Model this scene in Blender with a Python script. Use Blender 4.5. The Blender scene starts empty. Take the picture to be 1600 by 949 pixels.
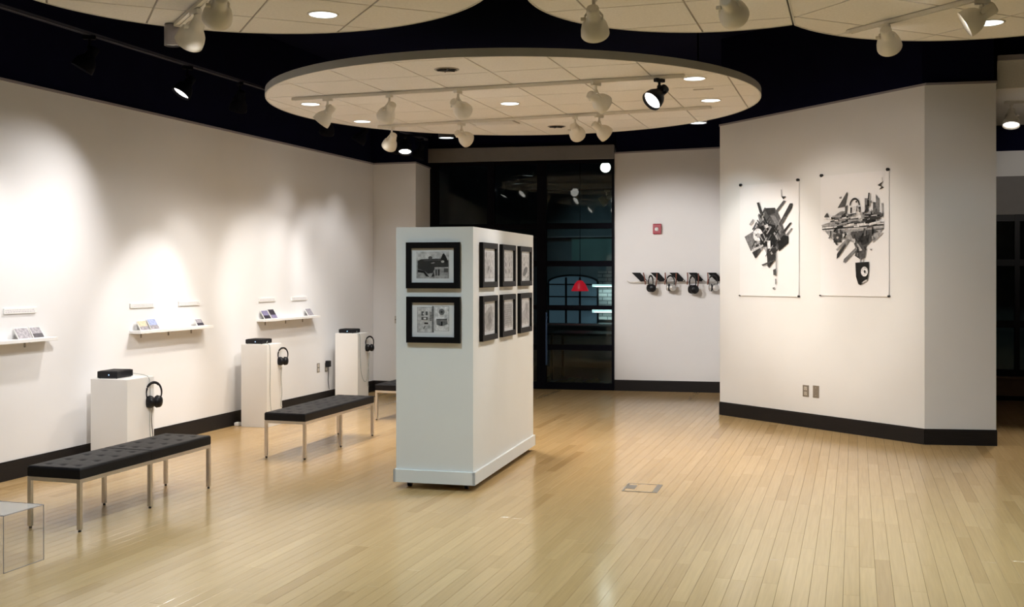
import bpy, bmesh, math, random
from mathutils import Vector, Matrix
random.seed(7)
C = bpy.context.scene.collection
S = bpy.context.scene
PI = math.pi
R = math.radians

# ------------------------------------------------------------------ camera
EYE = 1.65
cd = bpy.data.cameras.new('camera'); cam = bpy.data.objects.new('camera', cd); C.objects.link(cam)
cam.location = (0, 0, EYE)
cam.rotation_euler = (R(90), 0, R(17.5))
cd.sensor_fit = 'HORIZONTAL'; cd.sensor_width = 36; cd.lens = 36 * 1700 / 1600
cd.shift_y = -46.5 / 1600
cd.clip_end = 100
S.camera = cam
# ------------------------------------------------------------------ world, exposure
w = bpy.data.worlds.new('night'); S.world = w; w.use_nodes = True
w.node_tree.nodes['Background'].inputs[0].default_value = (0.010, 0.013, 0.022, 1)
w.node_tree.nodes['Background'].inputs[1].default_value = 1.0
S.view_settings.view_transform = 'Standard'; S.view_settings.look = 'None'
S.view_settings.gamma = 1; S.view_settings.use_curve_mapping = False
S.view_settings.exposure = 0.08
WARM = (1.0, 0.92, 0.82); NEUT = (1.0, 0.965, 0.95); COOL = (0.77, 0.93, 1.0)

# ------------------------------------------------------------------ materials
def mat(name, col, rough=0.5, metal=0.0, spec=0.5, noise=0.0, nscale=20.0, bump=0.0, bscale=200.0, coat=0.0, emit=None, estr=0.0, stretch=None):
    m = bpy.data.materials.new(name); m.use_nodes = True
    nt = m.node_tree; b = nt.nodes['Principled BSDF']
    b.inputs['Base Color'].default_value = (*col, 1)
    b.inputs['Roughness'].default_value = rough
    b.inputs['Metallic'].default_value = metal
    b.inputs['Specular IOR Level'].default_value = spec
    b.inputs['Coat Weight'].default_value = coat
    tc = nt.nodes.new('ShaderNodeTexCoord'); src = tc.outputs['Object']
    if stretch:
        mp = nt.nodes.new('ShaderNodeMapping'); mp.inputs['Scale'].default_value = stretch
        nt.links.new(src, mp.inputs[0]); src = mp.outputs[0]
    if noise:
        n = nt.nodes.new('ShaderNodeTexNoise'); n.inputs['Scale'].default_value = nscale; n.inputs['Detail'].default_value = 4
        nt.links.new(src, n.inputs['Vector'])
        rp = nt.nodes.new('ShaderNodeMapRange'); rp.inputs[1].default_value = 0.25; rp.inputs[2].default_value = 0.75
        rp.inputs[3].default_value = 1 - noise; rp.inputs[4].default_value = 1 + noise
        nt.links.new(n.outputs[0], rp.inputs[0])
        mx = nt.nodes.new('ShaderNodeVectorMath'); mx.operation = 'SCALE'
        mx.inputs[0].default_value = col; nt.links.new(rp.outputs[0], mx.inputs['Scale'])
        nt.links.new(mx.outputs[0], b.inputs['Base Color'])
    if bump:
        n2 = nt.nodes.new('ShaderNodeTexNoise'); n2.inputs['Scale'].default_value = bscale; n2.inputs['Detail'].default_value = 3
        nt.links.new(src, n2.inputs['Vector'])
        bp = nt.nodes.new('ShaderNodeBump'); bp.inputs['Strength'].default_value = bump; bp.inputs['Distance'].default_value = 0.002
        nt.links.new(n2.outputs[0], bp.inputs['Height']); nt.links.new(bp.outputs[0], b.inputs['Normal'])
    if emit:
        b.inputs['Emission Color'].default_value = (*emit, 1); b.inputs['Emission Strength'].default_value = estr
    return m

M = {}
M['wall'] = mat('wall_paint', (0.80, 0.795, 0.795), 0.75, spec=0.25, noise=0.012, nscale=3, bump=0.12, bscale=260)
M['pillar'] = mat('display_paint', (0.78, 0.80, 0.80), 0.6, spec=0.3, noise=0.01, nscale=4, bump=0.08, bscale=260)
M['pedestal'] = mat('pedestal_paint', (0.80, 0.79, 0.77), 0.55, spec=0.3, noise=0.01, nscale=5)
M['black'] = mat('black_paint', (0.0026, 0.0029, 0.019), 0.9, spec=0.1, noise=0.1, nscale=4)
M['dark_metal'] = mat('dark_metal', (0.0045, 0.0045, 0.007), 0.45, spec=0.25, noise=0.1, nscale=30)
M['matte_black'] = mat('matte_black', (0.003, 0.003, 0.006), 0.8, spec=0.08, noise=0.1, nscale=30)
M['track_dark'] = mat('track_dark', (0.035, 0.035, 0.055), 0.6, noise=0.1, nscale=30)
M['trim_grey'] = mat('trim_grey', (0.30, 0.28, 0.30), 0.5, noise=0.04, nscale=8)
M['base'] = mat('baseboard_wood', (0.010, 0.008, 0.008), 0.55, spec=0.3, noise=0.5, nscale=6, stretch=(1.5, 1.5, 60))
M['header'] = mat('header_grey', (0.20, 0.19, 0.185), 0.7, noise=0.04, nscale=10)
M['tile'] = mat('ceiling_tile', (0.80, 0.78, 0.745), 0.9, spec=0.1, noise=0.05, nscale=60, bump=0.4, bscale=400)
M['grid'] = mat('ceiling_grid', (0.36, 0.33, 0.29), 0.7, noise=0.03, nscale=20)
M['rim'] = mat('cloud_rim', (0.55, 0.54, 0.50), 0.6, noise=0.03, nscale=10)
M['white_metal'] = mat('white_enamel', (0.74, 0.71, 0.64), 0.4, noise=0.03, nscale=20)
M['chrome'] = mat('brushed_steel', (0.72, 0.68, 0.64), 0.36, metal=1.0, noise=0.05, nscale=60)
M['leather'] = mat('black_leather', (0.006, 0.0056, 0.0075), 0.5, spec=0.24, noise=0.2, nscale=40, bump=0.25, bscale=300)
M['frame'] = mat('black_frame', (0.004, 0.0038, 0.0045), 0.5, spec=0.14, noise=0.15, nscale=30)
M['mat_board'] = mat('mat_board', (0.78, 0.78, 0.80), 0.8, noise=0.01, nscale=30)
M['paper'] = mat('poster_paper', (0.85, 0.835, 0.85), 0.6, spec=0.3, noise=0.01, nscale=6)
M['white'] = mat('white_shelf', (0.85, 0.84, 0.82), 0.4, noise=0.01, nscale=10)
M['plastic'] = mat('black_plastic', (0.006, 0.006, 0.008), 0.4, spec=0.3, noise=0.15, nscale=40)
M['cord'] = mat('cord_grey', (0.33, 0.36, 0.34), 0.5, noise=0.1, nscale=50)
M['cord_dark'] = mat('cord_dark', (0.03, 0.03, 0.035), 0.5, noise=0.1, nscale=50)
M['cord_red'] = mat('cord_red_brown', (0.22, 0.075, 0.05), 0.5, noise=0.1, nscale=50)
M['silver'] = mat('silver_plastic', (0.70, 0.69, 0.67), 0.25, metal=0.6, noise=0.03, nscale=40)
M['plate'] = mat('steel_plate', (0.34, 0.31, 0.27), 0.4, metal=0.8, noise=0.08, nscale=80)
M['ivory'] = mat('ivory_plastic', (0.66, 0.60, 0.52), 0.4, noise=0.02, nscale=30)
M['red'] = mat('alarm_red', (0.34, 0.012, 0.03), 0.4, noise=0.05, nscale=20)
M['strobe'] = mat('strobe_lens', (0.8, 0.8, 0.82), 0.15, noise=0.02, nscale=20)
M['subfloor'] = mat('subfloor', (0.13, 0.085, 0.045), 0.8, noise=0.1, nscale=10)
M['lobby'] = mat('lobby_dark', (0.15, 0.17, 0.185), 0.7, noise=0.2, nscale=3)
M['lobby_floor'] = mat('lobby_floor', (0.10, 0.095, 0.09), 0.35, noise=0.2, nscale=3)
M['lobby_green'] = mat('lobby_green', (0.16, 0.26, 0.24), 0.6, noise=0.15, nscale=2)
M['brown'] = mat('brown_panel', (0.20, 0.13, 0.08), 0.5, noise=0.1, nscale=8)
M['lampred'] = mat('red_shade', (0.6, 0.01, 0.02), 0.4, noise=0.05, nscale=20, emit=(1, 0.02, 0.04), estr=0.55)
M['glow_strip'] = mat('fluorescent_tube', (0.8, 0.9, 0.9), 0.4, noise=0.01, emit=(0.75, 1.0, 0.98), estr=1.1)
M['dim_pane'] = mat('dim_window_pane', (0.05, 0.07, 0.09), 0.2, noise=0.2, nscale=2, emit=(0.30, 0.48, 0.62), estr=0.12)
M['led'] = mat('blue_led', (0.3, 0.5, 1), 0.3, noise=0.01, emit=(0.35, 0.6, 1), estr=4)
M['lens_cool'] = mat('lens_cool', (0.9, 0.95, 1), 0.3, noise=0.01, emit=(0.84, 0.97, 1.0), estr=3.0)
M['lens_warm'] = mat('lens_warm', (1, 0.95, 0.9), 0.3, noise=0.01, emit=(1.0, 0.93, 0.86), estr=6.0)
M['lens_off'] = mat('lens_off', (0.32, 0.31, 0.29), 0.25, metal=0.5, noise=0.1, nscale=50)
for g in (0.02, 0.06, 0.14, 0.28, 0.45, 0.62, 0.75):
    M['ink%g' % g] = mat('print_ink_%02d' % int(g * 100), tuple(k * g * (0.5 + 0.62 * g) for k in (1, 0.98, 1)), 0.6, spec=0.25, noise=0.45, nscale=38)
M['photo_grey'] = mat('photo_grey', (0.33, 0.31, 0.34), 0.3, noise=0.5, nscale=45)
M['photo_cream'] = mat('photo_cream', (0.68, 0.56, 0.40), 0.3, noise=0.3, nscale=40)
M['photo_blue'] = mat('photo_blue', (0.36, 0.42, 0.66), 0.3, noise=0.3, nscale=40)
M['photo_purple'] = mat('photo_purple', (0.24, 0.22, 0.36), 0.3, noise=0.3, nscale=40)
M['photo_dark'] = mat('photo_dark', (0.045, 0.04, 0.055), 0.3, noise=0.5, nscale=45)

def brick_mat():
    m = mat('painted_brick', (0.3, 0.3, 0.3), 0.7)
    nt = m.node_tree; b = nt.nodes['Principled BSDF']
    tc = nt.nodes.new('ShaderNodeTexCoord'); mp = nt.nodes.new('ShaderNodeMapping'); mp.inputs['Rotation'].default_value = (R(90), 0, 0)
    br = nt.nodes.new('ShaderNodeTexBrick'); br.inputs['Color1'].default_value = (0.34, 0.33, 0.33, 1); br.inputs['Color2'].default_value = (0.26, 0.26, 0.27, 1)
    br.inputs['Mortar'].default_value = (0.10, 0.10, 0.11, 1); br.inputs['Scale'].default_value = 1; br.inputs['Brick Width'].default_value = 0.2
    br.inputs['Row Height'].default_value = 0.075; br.inputs['Mortar Size'].default_value = 0.01
    nt.links.new(tc.outputs['Object'], mp.inputs[0]); nt.links.new(mp.outputs[0], br.inputs['Vector']); nt.links.new(br.outputs[0], b.inputs['Base Color'])
    return m
M['brick'] = brick_mat()

def wood_mat():
    m = mat('maple_boards', (0.6, 0.42, 0.24), 0.22, spec=0.5, coat=0.0)
    nt = m.node_tree; b = nt.nodes['Principled BSDF']; L = nt.links
    at = nt.nodes.new('ShaderNodeAttribute'); at.attribute_name = 'tone'
    geo = nt.nodes.new('ShaderNodeNewGeometry')
    mp = nt.nodes.new('ShaderNodeMapping'); mp.inputs['Scale'].default_value = (60, 2.2, 1)
    L.new(geo.outputs['Position'], mp.inputs[0])
    off = nt.nodes.new('ShaderNodeVectorMath'); off.operation = 'MULTIPLY_ADD'
    cmb = nt.nodes.new('ShaderNodeCombineXYZ'); L.new(at.outputs['Fac'], cmb.inputs[1]); 
    off.inputs[1].default_value = (0, 37, 0); L.new(cmb.outputs[0], off.inputs[0]); L.new(mp.outputs[0], off.inputs[2])
    n = nt.nodes.new('ShaderNodeTexNoise'); n.inputs['Scale'].default_value = 1; n.inputs['Detail'].default_value = 5; L.new(off.outputs[0], n.inputs['Vector'])
    cr = nt.nodes.new('ShaderNodeValToRGB'); e = cr.color_ramp.elements
    e[0].position = 0.0; e[0].color = (0.40, 0.25, 0.104, 1); e[1].position = 1.0; e[1].color = (0.56, 0.38, 0.182, 1)
    x = cr.color_ramp.elements.new(0.35); x.color = (0.485, 0.32, 0.145, 1)
    L.new(at.outputs['Fac'], cr.inputs[0])
    mr = nt.nodes.new('ShaderNodeMapRange'); mr.inputs[1].default_value = 0.3; mr.inputs[2].default_value = 0.7; mr.inputs[3].default_value = 0.93; mr.inputs[4].default_value = 1.06
    L.new(n.outputs[0], mr.inputs[0])
    sc = nt.nodes.new('ShaderNodeVectorMath'); sc.operation = 'SCALE'; L.new(cr.outputs[0], sc.inputs[0]); L.new(mr.outputs[0], sc.inputs['Scale'])
    L.new(sc.outputs[0], b.inputs['Base Color'])
    n2 = nt.nodes.new('ShaderNodeTexNoise'); n2.inputs['Scale'].default_value = 1.3; L.new(geo.outputs['Position'], n2.inputs['Vector'])
    m2 = nt.nodes.new('ShaderNodeMapRange'); m2.inputs[3].default_value = 0.13; m2.inputs[4].default_value = 0.21; L.new(n2.outputs[0], m2.inputs[0])
    L.new(m2.outputs[0], b.inputs['Roughness'])
    return m
M['wood'] = wood_mat()

def thin_glass(name, tint, refl=1.0, rough=0.0, painted_sheen=0.0):
    m = bpy.data.materials.new(name); m.use_nodes = True; nt = m.node_tree; nt.nodes.clear(); L = nt.links
    o = nt.nodes.new('ShaderNodeOutputMaterial'); mx = nt.nodes.new('ShaderNodeMixShader')
    t = nt.nodes.new('ShaderNodeBsdfTransparent'); t.inputs[0].default_value = (*tint, 1)
    g = nt.nodes.new('ShaderNodeBsdfGlossy'); g.inputs['Roughness'].default_value = rough
    f = nt.nodes.new('ShaderNodeLayerWeight'); f.inputs[0].default_value = 0.5       # same from both sides of the sheet
    p5 = nt.nodes.new('ShaderNodeMath'); p5.operation = 'POWER'; p5.inputs[1].default_value = 5; L.new(f.outputs['Facing'], p5.inputs[0])
    mu = nt.nodes.new('ShaderNodeMath'); mu.operation = 'MULTIPLY_ADD'; mu.inputs[1].default_value = 0.9*refl; mu.inputs[2].default_value = 0.045*refl
    L.new(p5.outputs[0], mu.inputs[0]); L.new(mu.outputs[0], mx.inputs[0]); L.new(t.outputs[0], mx.inputs[1]); L.new(g.outputs[0], mx.inputs[2])
    last = mx
    if painted_sheen:
        d = nt.nodes.new('ShaderNodeBsdfDiffuse'); d.inputs[0].default_value = (0.9, 0.9, 0.9, 1)
        m2 = nt.nodes.new('ShaderNodeMixShader'); m2.inputs[0].default_value = painted_sheen
        L.new(mx.outputs[0], m2.inputs[1]); L.new(d.outputs[0], m2.inputs[2]); last = m2
    L.new(last.outputs[0], o.inputs[0])
    return m
M['glass'] = thin_glass('window_glass', (0.72, 0.80, 0.80), 0.55)
M['picture_glass'] = thin_glass('picture_glass', (0.97, 0.98, 0.98), 1.0)
M['acrylic'] = thin_glass('clear_acrylic', (0.985, 0.985, 0.985), 0.55, 0.02)
M['acrylic_top'] = thin_glass('acrylic_top_sheen', (0.97, 0.97, 0.97), 1.3, 0.05, 0.16)  # white diffuse mixed in to stand for light reflected on the top
M['acrylic_edge'] = mat('acrylic_edge', (0.34, 0.31, 0.32), 0.2, noise=0.05)

# ------------------------------------------------------------------ mesh builder
class MB:
    def __init__(s): s.v = []; s.f = []; s.m = []; s.sm = []
    def add(s, vs, fs, mi=0, smooth=False, mx=None):
        o = len(s.v)
        s.v += [tuple(mx @ Vector(p)) if mx else tuple(p) for p in vs]
        for f in fs: s.f.append([i + o for i in f]); s.m.append(mi); s.sm.append(smooth)
        return s
    def box(s, a, b, mi=0, mx=None):
        x0, y0, z0 = a; x1, y1, z1 = b
        vs = [(x0,y0,z0),(x1,y0,z0),(x1,y1,z0),(x0,y1,z0),(x0,y0,z1),(x1,y0,z1),(x1,y1,z1),(x0,y1,z1)]
        return s.add(vs, [(0,3,2,1),(4,5,6,7),(0,1,5,4),(1,2,6,5),(2,3,7,6),(3,0,4,7)], mi, False, mx)
    def cbox(s, a, b, c=0.003, mi=0, mx=None):           # box with a chamfered top and bottom rim
        x0, y0, z0 = a; x1, y1, z1 = b
        def ring(z, i): return [(x0+i,y0+i,z),(x1-i,y0+i,z),(x1-i,y1-i,z),(x0+i,y1-i,z)]
        vs = ring(z0, c) + ring(z0+c, 0) + ring(z1-c, 0) + ring(z1, c)
        fs = [(3,2,1,0),(12,13,14,15)]
        for k in range(3):
            for i in range(4): fs.append((4*k+i, 4*k+(i+1)%4, 4*k+4+(i+1)%4, 4*k+4+i))
        return s.add(vs, fs, mi, False, mx)
    def prism(s, poly, z0, z1, mi=0, mx=None):           # poly counter-clockwise; z0, z1 numbers or one per vertex
        n = len(poly); za = z0 if isinstance(z0, (list, tuple)) else [z0]*n; zb = z1 if isinstance(z1, (list, tuple)) else [z1]*n
        vs = [(p[0],p[1],za[i]) for i, p in enumerate(poly)] + [(p[0],p[1],zb[i]) for i, p in enumerate(poly)]
        fs = [tuple(range(n-1,-1,-1)), tuple(range(n, 2*n))] + [(i,(i+1)%n,n+(i+1)%n,n+i) for i in range(n)]
        return s.add(vs, fs, mi, False, mx)
    def lathe(s, prof, n=24, mi=0, mx=None, caps=True, smooth=True):     # profile (r, z) about z
        vs = []; fs = []
        for r, z in prof:
            for i in range(n): a = 2*PI*i/n; vs.append((r*math.cos(a), r*math.sin(a), z))
        for k in range(len(prof)-1):
            for i in range(n): fs.append((k*n+i, k*n+(i+1)%n, (k+1)*n+(i+1)%n, (k+1)*n+i))
        s.add(vs, fs, mi, smooth, mx)
        if caps:
            for k, rev in ((0, True), (len(prof)-1, False)):
                if prof[k][0] > 1e-5:
                    r, z = prof[k]; ring = [(r*math.cos(2*PI*i/n), r*math.sin(2*PI*i/n), z) for i in range(n)]
                    s.add(ring, [tuple(range(n-1,-1,-1)) if rev else tuple(range(n))], mi, False, mx)
        return s
    def rod(s, p0, p1, r, n=10, mi=0, r1=None, mx=None):
        p0 = Vector(p0); p1 = Vector(p1); d = p1-p0
        q = d.to_track_quat('Z', 'Y').to_matrix().to_4x4(); q.translation = p0
        if mx: q = mx @ q
        return s.lathe([(r,0),(r if r1 is None else r1, d.length)], n, mi, q)
    def tube(s, pts, r, n=6, mi=0, mx=None, rad=None):
        pts = [Vector(p) for p in pts]; vs = []; fs = []; N = len(pts)
        for k, p in enumerate(pts):
            t = (pts[min(k+1,N-1)] - pts[max(k-1,0)]).normalized()
            up = Vector((0,0,1)) if abs(t.z) < 0.9 else Vector((1,0,0))
            a = t.cross(up).normalized(); b = t.cross(a)
            rr = rad[k] if rad else r
            for i in range(n): an = 2*PI*i/n; vs.append(tuple(p + (a*math.cos(an)+b*math.sin(an))*rr))
        for k in range(N-1):
            for i in range(n): fs.append((k*n+i, k*n+(i+1)%n, (k+1)*n+(i+1)%n, (k+1)*n+i))
        fs += [tuple(range(n-1,-1,-1)), tuple(range((N-1)*n, N*n))]
        return s.add(vs, fs, mi, True, mx)

def obj(name, mb, mats, parent=None, loc=None, rot=None):
    if not isinstance(mats, (list, tuple)): mats = [mats]
    me = bpy.data.meshes.new(name); me.from_pydata(mb.v, [], mb.f)
    for m in mats: me.materials.append(M[m] if isinstance(m, str) else m)
    me.polygons.foreach_set('material_index', mb.m); me.polygons.foreach_set('use_smooth', mb.sm)
    me.validate(); me.update()
    bm = bmesh.new(); bm.from_mesh(me); bmesh.ops.recalc_face_normals(bm, faces=bm.faces); bm.to_mesh(me); bm.free()
    o = bpy.data.objects.new(name, me); C.objects.link(o)
    if parent: o.parent = parent
    if loc: o.location = loc
    if rot: o.rotation_euler = rot
    return o
def thing(name, label, cat, loc=(0,0,0), rotz=0.0, group=None):
    o = bpy.data.objects.new(name, None); C.objects.link(o); o.empty_display_size = 0.1
    o.location = loc; o.rotation_euler = (0, 0, rotz); o['label'] = label; o['category'] = cat
    if group: o['group'] = group
    return o
def tag(o, label, cat, group=None):
    o['label'] = label; o['category'] = cat
    if group: o['group'] = group
    return o
def struct(name, mb, mats, label=None):
    o = obj(name, mb, mats); o['kind'] = 'structure'
    if label: o['label'] = label
    return o
def dup(root, loc=None, rotz=None, label=None):
    r = root.copy(); C.objects.link(r)
    if loc is not None: r.location = loc
    if rotz is not None: r.rotation_euler = (0, 0, rotz)
    if label: r['label'] = label
    for ch in list(root.children):
        c = ch.copy(); C.objects.link(c); c.parent = r
        for g in list(ch.children):
            d = g.copy(); C.objects.link(d); d.parent = c
    return r
def spot(name, loc, target, power, cone, blend, col, parent=None, size=0.05):
    l = bpy.data.lights.new(name, 'SPOT'); l.energy = power; l.spot_size = R(cone); l.spot_blend = blend; l.color = col; l.shadow_soft_size = size
    o = bpy.data.objects.new(name, l); C.objects.link(o)
    if parent: o.parent = parent
    o.location = loc
    o.rotation_euler = (Vector(target)-Vector(loc)).to_track_quat('-Z', 'Y').to_euler()
    return o

# ================================================================== the setting
TOPZ = 4.4
# ---- floor: boards run along y
X0, X1, Y0, Y1 = -6.45, 5.4, 1.5, 15.9
floor = struct('floor', MB().box((-9.0, -3.2, -0.12), (7.0, 15.3, -0.012)).box((1.0, 15.2, -0.12), (7.0, 20, -0.012)), 'subfloor')
floor['label'] = 'pale maple strip floor of narrow boards'
BW = 0.083
def board_mesh(lst):
    mb = MB(); tones = []
    for (x0, x1, y0, y1, t) in lst:
        g = 0.0005; n = len(mb.f)
        xs, xe, ys, ye = x0+g, x1-g, y0+g, y1-g; c = 0.0009
        vs = [(xs,ys,-0.012),(xe,ys,-0.012),(xe,ye,-0.012),(xs,ye,-0.012),(xs,ys,-c),(xe,ys,-c),(xe,ye,-c),(xs,ye,-c),(xs+c,ys+c,0),(xe-c,ys+c,0),(xe-c,ye-c,0),(xs+c,ye-c,0)]
        fs = [(8,9,10,11)]
        for k in (0, 4):
            for i in range(4): fs.append((k+i, k+(i+1)%4, k+4+(i+1)%4, k+4+i))
        mb.add(vs, fs); tones += [t]*len(fs)
    return mb, tones
def board_obj(name, lst):
    mb, tones = board_mesh(lst)
    me = bpy.data.meshes.new(name); me.from_pydata(mb.v, [], mb.f); me.materials.append(M['wood'])
    a = me.attributes.new('tone', 'FLOAT', 'FACE'); a.data.foreach_set('value', tones); me.update()
    o = bpy.data.objects.new(name, me); C.objects.link(o); o.parent = floor
    return o
th = R(17.5); cdir = Vector((-math.sin(th), math.cos(th))); rdir = Vector((math.cos(th), math.sin(th)))
def frame_area(x0, x1, y0, y1):                    # how large a board shows in the photograph
    P = []
    for (x, y) in ((x0,y0),(x1,y0),(x1,y1),(x0,y1)):
        Z = max(0.5, x*cdir.x + y*cdir.y); P.append((800 + 1700*(x*rdir.x + y*rdir.y)/Z, 428 + 1700*EYE/Z))
    a = abs(sum(P[i][0]*P[(i+1)%4][1] - P[(i+1)%4][0]*P[i][1] for i in range(4)))/2
    cx = sum(p[0] for p in P)/4; cy = sum(p[1] for p in P)/4
    if not (0 < cx < 1600 and 0 < cy < 949): a = 0
    if 614 < cx < 836 and cy < 755: a = 0
    return a
boards = []
rb = random.Random(3)
nrow = int((X1-X0)/BW)
for i in range(nrow):
    y = Y0 - rb.random()*1.2
    while y < Y1:
        ln = rb.choice((0.55, 0.8, 1.05, 1.3, 0.95, 1.15)) * rb.uniform(0.85, 1.15)
        t = min(1, max(0, rb.gauss(0.60, 0.14)))
        if rb.random() < 0.04: t = rb.uniform(0.12, 0.3)
        boards.append((X0+i*BW, X0+(i+1)*BW, y, y+ln, t)); y += ln
boards.sort(key=lambda b: -frame_area(*b[:4]))
for b in boards[:300]: board_obj('floor_board', [b])
st = board_obj('floor_boards', boards[300:]); st['kind'] = 'stuff'

# ---- walls. White up to about 3.2 m, a thin grey cap, black painted above
def wall(name, poly, tops, mats=('wall',), label=None, cap=True, inset=0.02):
    o = struct(name, MB().prism(poly, 0, tops), mats[0], label)
    cx = sum(p[0] for p in poly)/len(poly); cy = sum(p[1] for p in poly)/len(poly)
    if not isinstance(tops, (list, tuple)): tops = [tops]*len(poly)
    if cap:
        def off(k):
            out = []
            for p in poly:
                d = Vector((p[0]-cx, p[1]-cy)); out.append((p[0]+k*(1 if d.x > 0 else -1), p[1]+k*(1 if d.y > 0 else -1)))
            return out
        obj('cap_trim', MB().prism(off(0.012), tops, [t+0.022 for t in tops]), 'trim_grey', o)
        obj('upper_band', MB().prism(off(-inset), [t+0.022 for t in tops], TOPZ), 'black', o)
    return o
XL = -6.45
wall('wall_left', [(-6.65,-3.2),(XL,-3.2),(XL,13.98),(-6.65,13.98)], 3.182, label='long white gallery wall washed by spotlights')
wall('wall_alcove', [(-6.65,13.985),(-5.81,13.985),(-5.93,14.84),(-6.65,14.84)], 3.182, label='short white return wall left of the dark glass')
G0 = Vector((-5.95, 14.832)); G1 = Vector((-3.243, 15.098)); gd = (G1-G0).normalized(); gn = Vector((-gd.y, gd.x))     # glass line, normal away from camera
B1 = (-1.30, 15.289)
wall('wall_back', [(G1.x,G1.y),B1,(B1[0]-0.02,B1[1]+0.25),(G1.x-0.02,G1.y+0.25)], [3.345,3.40,3.40,3.345], label='white back wall with the headphone rack', cap=True)
PA, PB, PC, PD = (-1.51,12.89),(0.64,11.22),(1.29,11.34),(1.40,13.6)
wall('wall_right', [PA,PB,PC,PD,(-1.42,15.26)], [3.38,3.47,3.478,3.478,3.40], label='angled white wall with two posters')
# black fascia above the glass
struct('wall_back_upper', MB().prism([(-6.65,14.86),(G0.x,G0.y+0.06),(G1.x,G1.y+0.06),(G1.x,G1.y+0.3),(-6.65,15.2)], 3.44, TOPZ), 'black')
# unseen rest of the room
wall('wall_front', [(-6.65,-3.4),(6.6,-3.4),(6.6,-3.2),(-6.65,-3.2)], 3.3)
wall('wall_side', [(6.4,-3.2),(6.6,-3.2),(6.6,20),(6.4,20)], 3.3)
struct('ceiling', MB().box((-9.2,-3.4,TOPZ), (7.0,20.5,TOPZ+0.1)), 'black', 'black painted open ceiling above the clouds')

# ---- baseboards
def base_run(name, pts, off=0.014, h=0.152):
    mb = MB()
    for a, b in zip(pts[:-1], pts[1:]):
        a = Vector(a); b = Vector(b); d = (b-a).normalized(); n = Vector((d.y, -d.x))*off
        a2 = a - d*0.0; b2 = b + d*0.006
        mb.prism([tuple(a2), tuple(a2+n), tuple(b2+n), tuple(b2)], 0, h-0.012)
        mb.prism([tuple(a2), tuple(a2+n*0.6), tuple(b2+n*0.6), tuple(b2)], h-0.012, h)
    return struct(name, mb, 'base')
base_run('baseboard_left', [(XL,13.98),(XL,-3.2)][::-1])
bpy.data.objects['baseboard_left'].data.transform(Matrix.Identity(4))
base_run('baseboard_alcove', [(XL,13.985),(-5.81,13.985)])
base_run('baseboard_back', [(G1.x,G1.y),B1])
base_run('baseboard_right', [PA,PB,PC])

# ---- the dark glass screen: window_1
win = bpy.data.objects.new('window_1', None); C.objects.link(win); win['kind'] = 'structure'; win['label'] = 'dark framed glass screen onto the unlit lobby'
win.location = (G0.x, G0.y, 0); win.rotation_euler = (0, 0, math.atan2(gd.y, gd.x))
GL = (G1-G0).length
def gx(x): return (x - G0.x)/gd.x           # local coordinate along the glass from a room x
mull = [(0.0, 0.14), (gx(-5.075), gx(-4.975)), (gx(-4.345), gx(-4.215)), (GL-0.035, GL)]
for a, b in mull: obj('mullion', MB().cbox((a,-0.03,0), (b,0.06,3.28), 0.006), 'matte_black', win)
trans = [(0.0,0.095), (0.56,0.64), (1.14,1.20), (1.755,1.835), (2.29,2.37), (3.22,3.28)]
for (a0, a1), (b0, b1) in zip(mull[:-1], mull[1:]):
    for z0, z1 in trans: obj('transom', MB().cbox((a1-0.004,-0.022,z0), (b0+0.004,0.05,z1), 0.005), 'matte_black', win)
    for (l0, l1), (u0, u1) in zip(trans[:-1], trans[1:]):
        obj('pane', MB().box((a1-0.003,0.010,l1-0.003), (b0+0.003,0.016,u0+0.003)), 'glass', win)
obj('header', MB().cbox((-0.12,-0.06,3.272), (GL,0.05,3.475), 0.006), 'header', win)
M['blue_lit_edge'] = mat('door_pull', (0.05, 0.10, 0.22), 0.3, metal=0.7, noise=0.1)  # blue light along the edge is put into this colour
obj('door_pull', MB().rod((gx(-4.20),-0.075,0.35), (gx(-4.20),-0.075,1.10), 0.014).rod((gx(-4.20),-0.075,0.42), (gx(-4.20),-0.02,0.42), 0.009).rod((gx(-4.20),-0.075,1.03), (gx(-4.20),-0.02,1.03), 0.009), 'blue_lit_edge', win)

# ---- lobby beyond the glass
struct('floor_lobby', MB().box((-9.2,15.3,-0.12), (1.0,21.2,-0.004)), 'lobby_floor')
struct('wall_lobby', MB().box((-9.2,20.8,0), (1.0,21.0,TOPZ)).box((-9.3,15.3,0), (-9.1,21,TOPZ)).box((0.3,15.6,0), (0.5,21,TOPZ)), 'lobby')

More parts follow.
